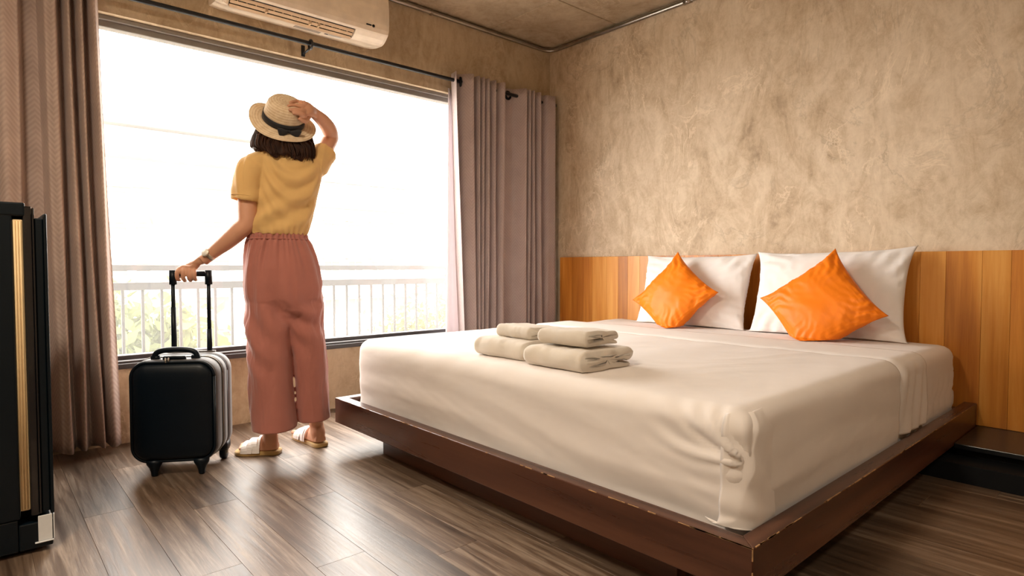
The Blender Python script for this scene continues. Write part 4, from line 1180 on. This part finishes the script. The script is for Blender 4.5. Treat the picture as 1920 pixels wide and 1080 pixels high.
# ---- trousers
T_ = []
T_.append(loft_data(rings_h([(521, 436, 0, 0.124, 0.088), (521, 441, 0, 0.130, 0.094), (521, 447, 0, 0.130, 0.094), (523, 455, 0, 0.140, 0.102), (527, 480, 0, 0.157, 0.118), (530, 505, 0, 0.166, 0.130), (532, 530, 0, 0.170, 0.132), (534, 560, 0, 0.172, 0.126), (536, 590, 0, 0.160, 0.096), (538, 612, 0, 0.125, 0.062), (541, 632, 0, 0.07, 0.03)], 40)))
def leg_shell(spec):
    R_ = [ell(pp(u, v, d), _rt, fh, a, b, 32, 2.25) for u, v, d, a, b in spec]
    u, v, d, a, b = spec[-1]; w = 0.015
    R_.append(ell(pp(u, v, d), _rt, fh, a - w, b - w, 32, 2.25)); R_.append(ell(pp(u, v - 26, d), _rt, fh, a - w - 0.004, b - w - 0.004, 32, 2.25))
    T_.append(loft_data(R_))
leg_shell([(500, 530, -0.02, 0.070, 0.085), (503, 570, -0.035, 0.092, 0.104), (505, 620, -0.045, 0.094, 0.104), (505.5, 660, -0.05, 0.0890, 0.102), (508.5, 710, -0.055, 0.0890, 0.102), (511.5, 755, -0.06, 0.0895, 0.103), (516, 803, -0.068, 0.0915, 0.104)])
leg_shell([(560, 530, 0.02, 0.070, 0.085), (566, 570, 0.035, 0.094, 0.104), (572, 620, 0.05, 0.088, 0.100), (581, 660, 0.055, 0.0725, 0.094), (584.5, 710, 0.06, 0.0690, 0.092), (587, 750, 0.062, 0.069, 0.092), (590, 785, 0.066, 0.069, 0.092)])
pants = union_obj('trousers', T_, 0.0046, M_pants, person, 6)
P = get_co(pants.data); N = get_no(pants.data)
cen = pp(526, 450)
rel = P - cen; th_ = np.arctan2(rel @ FB, rel @ RB); zw = float(pp(521, 443)[2])
dn = zw - P[:, 2]
g1 = np.exp(-np.clip(dn - 0.02, 0, 9) / 0.085)
disp = g1 * 0.0042 * np.sin(th_ * 30 + 1.5 * np.sin(th_ * 5)) * np.clip((dn + 0.02) / 0.02, 0.4, 1) + 0.0050 * np.exp(-np.clip(dn - 0.02, 0, 9) / 0.20) * np.clip(dn / 0.05, 0, 1) * np.sin(th_ * 13 + 2.2 * np.sin(th_ * 3 + 1))
lower = np.clip((dn - 0.12) / 0.2, 0, 1)
xl = rel @ _rt; yl = rel @ fh
disp += lower * 0.0075 * np.sin(xl * 60 + dn * 7 + 1.6 * np.sin(dn * 9 + xl * 6)) * (0.55 + 0.45 * np.sin(dn * 6 + 1.0))
disp += lower * 0.0085 * np.sin((xl * 0.8 - dn * 0.62) * 55 + 2.0 * np.sin(dn * 11 + yl * 20)) * np.exp(-((dn - 0.38) / 0.20) ** 2)
disp += lower * 0.0065 * vnoise(np.column_stack([xl * 16, yl * 16, dn * 5]), 21, 4)
zhemv = float(pp(540, 795)[2])
xmid = hside(548 - 526) + np.clip((dn - 0.5) / 0.38, 0, 1) * hside(9)
calm = np.clip(np.abs(xl - xmid) / 0.045, 0.12, 1) ** np.clip((dn - 0.35) / 0.1, 0, 1)
disp *= calm * np.clip((P[:, 2] - zhemv + 0.01) / 0.11, 0.18, 1)
seat_c = np.exp(-((xl - hside(36) - 0.05 * (dn - 0.15)) / 0.014) ** 2) * np.exp(-((dn - 0.26) / 0.13) ** 2) * (yl < 0)
disp -= seat_c * 0.010
set_co(pants.data, P + N * disp[:, None])
# stitched waistband line and side seam pocket
ring = ell(pp(521, 449, 0), RB, FB, 0.1355, 0.0985, 60, 2.3)
tube('waist_seam', np.vstack([ring, ring[:1]]), 0.0022, M_pants, pants, 6)
pk = tube('pocket_edge', smooth_path([pp(468, 473, -0.07), pp(464, 490, -0.075), pp(463, 508, -0.077), pp(464, 522, -0.077)], 10), 0.0028, M_pants, pants, 6)

# ---- shirt
S2 = []
S2.append(loft_data(rings_h([(520, 436, 0, 0.112, 0.080), (520, 442, 0, 0.128, 0.094), (521, 434, 0, 0.136, 0.102), (523, 424, 0, 0.140, 0.106), (527, 410, 0, 0.1385, 0.104), (531, 395, 0, 0.1365, 0.103), (536, 372, 0, 0.136, 0.104), (540, 350, 0, 0.139, 0.106),
                              (540, 330, 0, 0.150, 0.105), (537, 312, 0, 0.168, 0.097), (535, 300, 0, 0.168, 0.086), (535, 291, 0, 0.140, 0.074), (536, 284, 0.003, 0.090, 0.068), (537, 279, 0.006, 0.072, 0.064), (537, 281, 0.006, 0.064, 0.058), (537, 292, 0.004, 0.055, 0.05)], 40, 2.3)))
def sleeve(pts, rads, flat=1.0):
    rg = tube_rings(pts, rads, 24, flat, sub=16)
    last = rg[-1]; c = last.mean(0); d = rg[-1].mean(0) - rg[-2].mean(0); d /= np.linalg.norm(d)
    rg.append(c + (last - c) * 0.86); rg.append(c - d * 0.035 + (last - c) * 0.82)
    S2.append(loft_data(rg))
sleeve([pp(500, 312, -0.04), pp(480, 311, -0.08), pp(467, 328, -0.095), pp(463, 352, -0.098), pp(460, 377, -0.100)], [0.055, 0.062, 0.063, 0.061, 0.060])
sleeve([pp(570, 318, 0.03), pp(587, 312, 0.06), pp(599, 300, 0.10), pp(608, 288, 0.142)], [0.056, 0.064, 0.061, 0.059])
shirt = union_obj('shirt', S2, 0.0045, M_shirt, person, 5)
P = get_co(shirt.data); N = get_no(shirt.data)
rel = P - pp(535, 360); xl, yl, zl = rel @ _rt, rel @ fh, P[:, 2] - float(pp(535, 360)[2])
zh = P[:, 2] - float(pp(520, 441)[2])
back = np.clip(-yl / 0.03, 0, 1)
sw_ = zl - 0.9 * (xl - 0.04) ** 2 / 0.10 + 0.55 * xl          # arcs swinging from the raised shoulder
m1 = np.exp(-((zl - 0.02) / 0.14) ** 2) * back
disp = m1 * 0.0085 * np.sin(sw_ * -72 + 0.8) * np.clip((xl + 0.07) / 0.08, 0, 1)
d2 = (xl * 0.82 + zl * 0.57)
disp += np.exp(-((zl + 0.11) / 0.085) ** 2) * back * 0.0085 * np.sin((zl * 0.86 - xl * 0.52) * 68 + 0.5)
disp += np.exp(-np.clip(zh, 0, 9) / 0.035) * 0.0035 * np.sin(np.arctan2(rel @ FB, rel @ RB) * 22)
disp += 0.0022 * vnoise(P * 9, 31, 3)
slv = (xl < -0.125) | (xl > 0.16)
disp = np.where(slv, disp * 0.5 + 0.0028 * np.sin(xl * 120 + zl * 14), disp)
set_co(shirt.data, P + N * disp[:, None])
# turned cuffs and collar band
def seam(u0, pts, m=M_shirt, r=0.0022): tube('seam', smooth_path(pts, 12), r, m, shirt, 6)
cuff = [r for r in tube_rings([pp(463, 352, -0.098), pp(461, 369, -0.0995)], [0.0615, 0.0612], 30)][-1]
tube('cuff_seam', np.vstack([cuff, cuff[:1]]), 0.0018, M_shirt, shirt, 6)
ring = ell(pp(537, 279.5, 0.006), RB, FB, 0.069, 0.062, 40, 2.3)
tube('collar', np.vstack([ring, ring[:1]]), 0.0055, M_shirt, shirt, 8)

# ---- hair: a loose bob
n = 72; t = np.arange(n) * 2 * PI / n; rings = []
hr = [(531, 206, 0.03, 0.060, 0.060), (531, 216, 0.028, 0.084, 0.080), (531, 232, 0.020, 0.102, 0.092), (531, 250, 0.012, 0.118, 0.096), (530, 265, 0.008, 0.130, 0.098), (530, 278, 0.006, 0.136, 0.096), (532, 288, 0.004, 0.134, 0.094), (535, 296, 0.002, 0.124, 0.090), (538, 300, 0.0, 0.105, 0.080), (538, 296, 0.0, 0.085, 0.065), (537, 280, 0.006, 0.068, 0.058)]
for i, (u, v, d, a, b) in enumerate(hr):
    q = ell(pp(u, v, d) - FB * 0.022, RB, FB, a, b, n, 2.2)
    if 1 <= i <= 9:
        g = 1 + 0.018 * np.sin(t * 23 + 1.2 * np.sin(t * 3 + i * 0.15)) + 0.012 * np.sin(t * 41 + i * 0.25) + 0.012 * np.sin(t * 9 + i * 0.3)
        c = q.mean(0); q = c + (q - c) * g[:, None]
    fr_ = np.clip((np.sin(t) - 0.55) / 0.3, 0, 1)                          # open in front of the face
    q = q - np.outer(fr_ * 0.075 * (1 if i > 2 else 0.4), FB)
    if i >= 6:
        jag = 0.013 * np.sin(t * 7 + 0.5) + 0.008 * np.sin(t * 19) + 0.006 * np.sin(t * 33 + 1)
        lowb = np.clip(np.cos(t - 1.35 * PI), 0, 1)
        q[:, 2] += jag * (1 if i < 9 else 0.6) - 0.010 * np.clip(np.cos(t + 0.9), 0, 1) * (i < 9) + 0.035 * np.clip(np.cos(t - PI * 0.98), 0, 1) ** 2 * min(1, (i - 5) / 3)
    rings.append(q)
V, F = loft_data([under_hat(r, -0.020) for r in rings]); hair = mk('hair', V, F, M_hair, person); add_mod(hair, 'SUBSURF', levels=1, render_levels=2)
rs_ = random.Random(3)
Vs, Fs = [], []
for k in range(150):
    tt = rs_.uniform(PI * 0.86, PI * 2.14); f = rs_.uniform(1.0, 1.035)
    pth = []
    for i in (3, 4, 5, 6, 7):
        u, v, d, a, b = hr[i]; ct, st = math.cos(tt + rs_.uniform(-0.02, 0.02)), math.sin(tt)
        ct = math.copysign(abs(ct) ** (2 / 2.2), ct); st = math.copysign(abs(st) ** (2 / 2.2), st)
        pth.append(pp(u, v, d) - FB * 0.022 + RB * ct * a * f + FB * st * b * f + ZU * (0.030 * max(0, math.cos(tt - PI * 0.98)) ** 2 * max(0, i - 5) / 2))
    end = pth[-1] + np.array([rs_.uniform(-.012, .012), rs_.uniform(-.012, .012), -rs_.uniform(0.004, 0.030) + 0.012 * max(0, math.cos(tt - PI))])
    pth.append(end)
    v_, f_ = loft_data(tube_rings(under_hat(smooth_path(pth, 12), -0.020), np.interp(np.linspace(0, 1, 12), [0, 0.5, 1], [0.0020, 0.0026, 0.0006]), 5))
    b0 = len(Vs); Vs += v_; Fs += [tuple(q + b0 for q in f) for f in f_]
lk_ = mk('loose_strands', Vs, Fs, M_hair, hair); tag(lk_, kind='stuff')
loop = smooth_path([pp(577, 262, 0.04), pp(586, 266, 0.03), pp(589, 275, 0.02), pp(587, 286, 0.01), pp(583, 296, 0.0), pp(590, 297, -0.02)], 20)
tube('curl', loop, np.interp(np.linspace(0, 1, 20), [0, .5, 1], [0.0028, 0.0026, 0.001]), M_hair, hair, 6)

# ---- hat
prof = [(0.0, 0.1045), (0.02, 0.1055)] + [(r - 0.0025, z - 0.002) for r, z in CROWN[5::-1]] + [(0.1, -0.004), (0.125, -0.010), (0.146, -0.014), (0.1485, -0.012), (0.146, -0.009), (0.125, -0.0055), (0.1, 0.0015), (0.0935, 0.0035)] + CROWN
V, F, UV = lathe(prof, 72)
V = np.array(V); rr_ = np.hypot(V[:, 0], V[:, 1]); tt = np.arctan2(V[:, 1], V[:, 0])
wv = np.clip((rr_ - 0.095) / 0.06, 0, 1)
V[:, 2] += wv * (0.010 * np.sin(2 * tt + 2.6) + 0.007 * np.sin(3 * tt + 0.4) + 0.014 * np.clip(np.cos(tt - PI), 0, 1) ** 2)
V[:, 2] -= 0.006 * np.exp(-(rr_ / 0.045) ** 2) * (V[:, 2] > 0.1)
Vw = (np.array(hat_M)[:3, :3] @ V.T).T + np.array(hat_M)[:3, 3]
hat = mk('hat', Vw, F, M_straw, person, uvs=UV); tag(hat, 'straw boater hat with black ribbon')
def hatp(r, a, z): return np.array(hat_M)[:3, :3] @ np.array([r * math.cos(a), r * math.sin(a), z]) + np.array(hat_M)[:3, 3]
nb = 72; R4 = []
for z, dr_ in ((0.003, 0.0012), (0.003, 0.0030), (0.018, 0.0032), (0.034, 0.0030), (0.034, 0.0012)):
    R4.append(np.array([hatp(crown_r(max(z, 0.004)) + dr_, 2 * PI * k / nb, z) for k in range(nb)]))
V, F = loft_data(R4, cap=False); rib = mk('hat_ribbon', V, F, M_ribbon, hat)
# bow at the back of the band: find the band angle nearest the camera, a bit to the right
best = min(np.linspace(0, 2 * PI, 720), key=lambda a: (lambda q: abs((q - _C) @ _rt / ((q - _C) @ _vd) * FPX + 960 - 541) + (0 if (q - hat_o) @ e_cam > 0 else 1e4))(hatp(0.093, a, 0.012)))
tang = hatp(0.093, best + 0.01, 0.012) - hatp(0.093, best, 0.012); tang /= np.linalg.norm(tang)
if tang @ _rt < 0: tang = -tang
out_ = hatp(0.2, best, 0.012) - hatp(0.1, best, 0.012); out_ /= np.linalg.norm(out_); hz = np.array(hat_z)
bc = hatp(0.0985, best, 0.0135)
for s in (-1, 1):
    rg = []
    for f, hh, w in ((0.0, 0.007, 0.004), (0.25, 0.012, 0.006), (0.6, 0.021, 0.010), (0.9, 0.022, 0.009), (1.0, 0.017, 0.004)):
        c = bc + tang * s * (0.004 + f * 0.044) - hz * (0.001 + 0.006 * f) + out_ * (0.006 + 0.010 * f - 0.008 * f * f)
        rg.append(ell(c, hz * 0.94 + tang * s * 0.34, out_, hh, w, 14, 2.6))
    V, F = loft_data(rg); mk('bow_loop', V, F, M_ribbon, rib)
V, F = loft_data([ell(bc + tang * x - hz * 0.003 + out_ * 0.003, hz, out_, a, 0.006, 12) for x, a in ((-0.007, 0.006), (-0.003, 0.008), (0.003, 0.008), (0.007, 0.006))]); mk('bow_knot', V, F, M_ribbon, rib)

# ---- watch
wd = (LE - LW) / np.linalg.norm(LE - LW); wc = LW + wd * 0.016
w1 = e_cam - (e_cam @ wd) * wd; w1 /= np.linalg.norm(w1); w2 = np.cross(wd, w1)
R5 = [ell(wc + wd * x, w1, w2, ra, ra, 30) for x, ra in ((-0.0085, 0.0272), (-0.0085, 0.0286), (0, 0.0290), (0.0085, 0.0296), (0.0085, 0.0280))]
V, F = loft_data(R5, cap=False); watch = mk('watch', V, F, M_watch, person); tag(watch, 'pale metal wristwatch'); add_mod(watch, 'SOLIDIFY', thickness=0.001)
ul = -_rt * 0.6 + _up * 0.8; ul = ul - (ul @ wd) * wd; ul /= np.linalg.norm(ul); dn_ = w1 * 0.94 + ul * 0.34; dn_ /= np.linalg.norm(dn_)
d1 = wd; d2_ = np.cross(dn_, d1)
V, F = loft_data([ell(wc + dn_ * h, d1, d2_, ra, ra, 26) for h, ra in ((0.024, 0.0130), (0.030, 0.0185), (0.0335, 0.0185), (0.0348, 0.0170))]); cs = mk('watch_case', V, F, M_watch, watch)
V, F = loft_data([ell(wc + dn_ * h, d1, d2_, ra, ra, 26) for h, ra in ((0.0346, 0.0158), (0.0356, 0.0155))]); mk('dial', V, F, M_dial, watch)
tube('crown_knob', [wc - dn_ * 0.030, wc - dn_ * 0.040], 0.003, M_watch, watch, 8)

# ---- sandals
def sandal(heel, toe, inner):
    fd = toe - heel; L = np.linalg.norm(fd); fd = fd / L; lat = np.cross(fd, ZU)
    out = []
    for s, wl, wr in ((-0.06, 0.010, 0.010), (-0.045, 0.024, 0.024), (0.0, 0.033, 0.033), (0.10, 0.037, 0.037), (0.3, 0.034, 0.036), (0.55, 0.040, 0.043), (0.75, 0.047, 0.047), (0.92, 0.044, 0.040), (1.02, 0.030, 0.026), (1.06, 0.012, 0.010)):
        out.append((s, wl, wr))
    left = [heel + fd * L * s - lat * wl for s, wl, wr in out]; right = [heel + fd * L * s + lat * wr for s, wl, wr in out]
    ring0 = smooth_path(np.array(left + right[::-1] + left[:1]), 64)[:-1]
    c = ring0.mean(0); rg = []
    for z, g in ((0.0, 0.97), (0.003, 1.0), (0.010, 1.015), (0.017, 1.0), (0.019, 0.985)):
        q = c + (ring0 - c) * g; q[:, 2] = z; rg.append(q)
    V, F = loft_data(rg); sd = mk('sandal', V, F, M_jute, person); tag(sd, 'jute soled sandal with white straps')
    def strap(s0_, s1_, w, h, lift=0.0):
        R_ = []
        for a in np.linspace(0, PI, 15):
            s = s0_ + (s1_ - s0_) * a / PI
            c_ = heel + fd * L * s; hw = float(np.interp(s, [0, 0.3, 0.55, 0.76, 1], [0.034, 0.036, 0.042, 0.046, 0.036])) + 0.003
            hh = float(np.interp(s, [0.2, 0.4, 0.6, 0.76, 0.84, 1], [0.092, 0.083, 0.069, 0.056, 0.050, 0.045])) + 0.0015
            p = c_ + lat * hw * math.cos(a) + ZU * (0.014 + (hh - 0.014) * math.sin(a) ** 0.8)
            nn = lat * math.cos(a) + ZU * math.sin(a)
            R_.append([p - fd * w / 2 - nn * 0.001, p + fd * w / 2 - nn * 0.001, p + fd * w / 2 + nn * 0.0022, p - fd * w / 2 + nn * 0.0022])
        V, F = loft_data(R_); o = mk('strap', V, F, M_strap, sd, smooth=False)
    strap(0.50, 0.66, 0.030, 0); strap(0.66, 0.50, 0.026, 0); strap(0.42, 0.42, 0.010, 0); strap(0.72, 0.80, 0.020, 0); strap(0.80, 0.72, 0.018, 0)
sandal(heelL, toeL, 1); sandal(heelR, toeR, -1)

# ================================================================== OUTSIDE
M_rail = plain('railing_grey_paint', (0.030, 0.027, 0.027), 0.7)
M_slab = plain('balcony_concrete', (0.45, 0.42, 0.38), 0.85, var=0.12)
M_ground = plain('street_ground', (0.42, 0.40, 0.36), 0.95, var=0.15, scale=0.4)
M_bwall = plain('facade_cream', (0.62, 0.57, 0.50), 0.9, var=0.05, scale=0.6)
M_bwall2 = plain('facade_white', (0.66, 0.63, 0.58), 0.9, var=0.05, scale=0.6)
M_bband = plain('facade_band', (0.125, 0.112, 0.098), 0.9)
M_bglass = plain('facade_window', (0.06, 0.05, 0.042), 0.6)
M_roof = plain('roof_tin', (0.16, 0.12, 0.10), 0.7)
M_bark = plain('bark', (0.20, 0.14, 0.09), 0.9)
def leaf_mat(name, c):
    t = NT(name); oi = t.coords(); n = t.noise(oi, 4.0, 3)
    t.color(t.ramp(n, [(0.3, tuple(x * 0.75 for x in c)), (0.7, c)])); t.set(0.6, 0, 0.3)
    tr = t.new('ShaderNodeBsdfTranslucent'); tr.inputs[0].default_value = (*c, 1)
    mx = t.new('ShaderNodeMixShader'); mx.inputs[0].default_value = 0.35
    t.link(t.b.outputs[0], mx.inputs[1]); t.link(tr.outputs[0], mx.inputs[2]); t.link(mx.outputs[0], t.out.inputs[0]); return t.m
M_leaf = leaf_mat('leaf_green', (0.10, 0.115, 0.035)); M_leaf2 = leaf_mat('leaf_yellow', (0.17, 0.155, 0.06))

GZ = -7.0
g = mk('ground_outside', [(-60, YW + 2.2, GZ), (90, YW + 2.2, GZ), (90, 120, GZ), (-60, 120, GZ)], [(0, 1, 2, 3)], M_ground, smooth=False); tag(g, kind='structure')
bs = box('balcony_floor', -1.2, 5.2, YW + T, YW + 1.30, -0.20, -0.04, M_slab, None, 0.01); tag(bs, kind='structure')
RYO = YW + 1.20
rl = thing('balcony_railing', (1.9, RYO, -0.04), 'grey metal balcony railing with thin upright bars outside the window', 'railing')
box('top_rail', -1.15, 5.15, RYO - 0.025, RYO + 0.025, 0.842, 0.882, M_rail, rl, 0.004)
box('lower_rail', -1.15, 5.15, RYO - 0.02, RYO + 0.02, 0.713, 0.765, M_rail, rl, 0.004)
box('bottom_rail', -1.15, 5.15, RYO - 0.02, RYO + 0.02, 0.06, 0.10, M_rail, rl, 0.004)
bx = float(ony(231, 600, RYO)[0]) - 14 * 0.1135
for k in range(52):
    xk = bx + k * 0.1135
    if -1.13 < xk < 5.13: box('baluster', xk - 0.009, xk + 0.009, RYO - 0.009, RYO + 0.009, 0.10, 0.713, M_rail, rl, 0.002, 1)
for xk in (-1.12, 5.12):
    box('end_post', xk - 0.025, xk + 0.025, RYO - 0.025, RYO + 0.025, -0.04, 0.842, M_rail, rl, 0.004)
for xk in (0.05, 1.9, 3.7):
    box('post', xk - 0.02, xk + 0.02, RYO - 0.0145, RYO + 0.0145, 0.765, 0.842, M_rail, rl, 0.003)

def facade(x0, x1, y, ztop, depth, m, wins, bands, label, roof=None):
    b = thing('apartment_building', ((x0 + x1) / 2, y + depth / 2, GZ), label, 'building', None)
    box('wall', x0, x1, y, y + depth, GZ, ztop, m, b, 0.02)
    box('roof_slab', x0 - 0.35, x1 + 0.35, y - 0.45, y + depth + 0.3, ztop, ztop + 0.22, M_bband, b, 0.02)
    for (xa, xb, z, out) in bands:
        box('balcony_slab', xa, xb, y - out, y - 0.001, z - 0.10, z + 0.06, M_bband, b, 0.01)
        box('parapet', xa, xb, y - out, y - out + 0.08, z + 0.06, z + 0.62, M_bwall2, b, 0.01)
    for (xa, xb, za, zb) in wins:
        f = box('window', xa, xb, y - 0.07, y - 0.001, za, zb, M_bwall2, b, 0.01)
        nw = max(1, int(round((xb - xa) / 0.55))); w = (xb - xa - 0.06) / nw
        for k in range(nw):
            box('pane', xa + 0.03 + k * w + 0.03, xa + 0.03 + (k + 1) * w - 0.03, y - 0.085, y - 0.072, za + 0.06, zb - 0.06, M_bglass, f, 0)
        box('hood', xa - 0.1, xb + 0.1, y - 0.35, y - 0.001, zb + 0.05, zb + 0.12, M_bband, f, 0.01)
    return b
wins = []
for zt in (3.40, 2.30, 1.15, -0.1, -1.3): 
    wins += [(5.54, 6.60, zt - 0.52, zt), (3.05, 3.62, zt - 0.62, zt - 0.15), (3.75, 4.25, zt - 0.5, zt - 0.12), (7.3, 8.2, zt - 0.52, zt), (1.2, 2.2, zt - 0.55, zt)]
facade(0.2, 9.3, 22.0, 5.2, 9.0, M_bwall, wins, [(2.9, 9.0, 4.30, 0.7)], 'pale cream apartment block with hooded windows across the street, left of the person')
wins = []
for zt in (5.2, 3.2, 1.2, -0.8):
    for k in range(4): wins.append((13.6 + k * 1.35, 14.5 + k * 1.35, zt - 0.9, zt))
facade(12.6, 19.5, 30.0, 6.3, 8.0, M_bwall2, wins, [(13.0, 18.9, 4.0, 0.6), (13.0, 18.9, 2.0, 0.6)], 'white apartment block with balcony bands across the street, right of the person')
facade(22.5, 30.0, 34.0, 2.6, 8.0, M_bwall2, [(23.5 + k * 1.6, 24.5 + k * 1.6, z - 1, z) for k in range(4) for z in (1.8, -0.4)], [], 'low white block far off behind the yellow tree')
# tin-roofed house below
hs = thing('house', (5.6, 14.5, GZ), 'small house with ribbed tin roof below the railing', 'house')
box('wall', 4.4, 7.4, 13.2, 16.0, GZ, -2.3, M_bwall2, hs, 0.02)
rf = mk('roof', [(4.1, 12.9, -2.25), (7.7, 12.9, -2.25), (7.7, 16.3, -0.95), (4.1, 16.3, -0.95), (4.1, 12.9, -2.33), (7.7, 12.9, -2.33), (7.7, 16.3, -2.33), (4.1, 16.3, -2.33)],
        [(0, 1, 2, 3), (7, 6, 5, 4), (0, 4, 5, 1), (1, 5, 6, 2), (2, 6, 7, 3), (3, 7, 4, 0)], M_roof, hs, False)
for k in range(13):
    xx = 4.2 + k * 0.285
    tube('roof_rib', [(xx, 12.88, -2.24), (xx, 16.28, -0.94)], 0.05, M_roof, rf, 6)

def tree(x, y, ztop, r, m, label, seed, cat='tree'):
    t = thing('tree', (x, y, GZ), label, cat, 'trees outside the window'); rs = np.random.RandomState(seed)
    zc_ = ztop - r * 1.1
    tube('trunk', [(x, y, GZ), (x + 0.1, y, GZ + (zc_ - GZ) * 0.5), (x, y + 0.1, zc_)], [0.16, 0.13, 0.07], M_bark, t, 10)
    for k in range(5):
        a = rs.rand() * 6.28; e = 0.6 + rs.rand() * 0.5
        tube('branch', [(x, y, zc_ - 0.5), (x + math.cos(a) * r * 0.4, y + math.sin(a) * r * 0.4, zc_ + r * 0.2), (x + math.cos(a) * r * 0.75, y + math.sin(a) * r * 0.75, zc_ + r * 0.45 * e)], [0.06, 0.04, 0.015], M_bark, t, 7)
    nL = 2600
    cl = rs.randn(22, 3); cl /= np.linalg.norm(cl, axis=1)[:, None]; cl *= (0.35 + 0.5 * rs.rand(22, 1)) * r
    c = cl[rs.randint(0, 22, nL)] + rs.randn(nL, 3) * r * 0.20
    c[:, 2] *= 1.05; c += (x, y, zc_)
    d1 = rs.randn(nL, 3); d1 /= np.linalg.norm(d1, axis=1)[:, None]; d2 = rs.randn(nL, 3); d2 = np.cross(d1, d2); d2 /= np.linalg.norm(d2, axis=1)[:, None]
    s = (0.06 + 0.06 * rs.rand(nL, 1))
    V = np.stack([c - d1 * s * 1.5, c + d2 * s * 0.6, c + d1 * s * 1.5, c - d2 * s * 0.6], 1).reshape(-1, 3)
    F = np.arange(nL * 4).reshape(-1, 4)
    o = mk('foliage', V, F, m, t, False); tag(o, kind='stuff')
tree(1.7, 10.0, 0.55, 1.3, M_leaf, 'bushy green tree beyond the railing beside the curtain', 1)
tree(2.9, 13.6, 0.1, 1.2, M_leaf, 'rounded green tree beyond the railing behind the suitcase', 2)
tree(0.9, 17.6, 1.8, 1.6, M_leaf2, 'yellowish tree standing before the cream apartment block', 3)
tree(11.6, 17.0, 0.6, 1.9, M_leaf2, 'yellowish broad tree beyond the railing beside the person', 4)
tree(15.4, 18.0, 2.4, 2.0, M_leaf2, 'tall yellow green tree before the white apartment block', 5)
tree(14.6, 15.0, -0.6, 1.6, M_leaf, 'low green tree beyond the railing near the mauve curtain', 6)
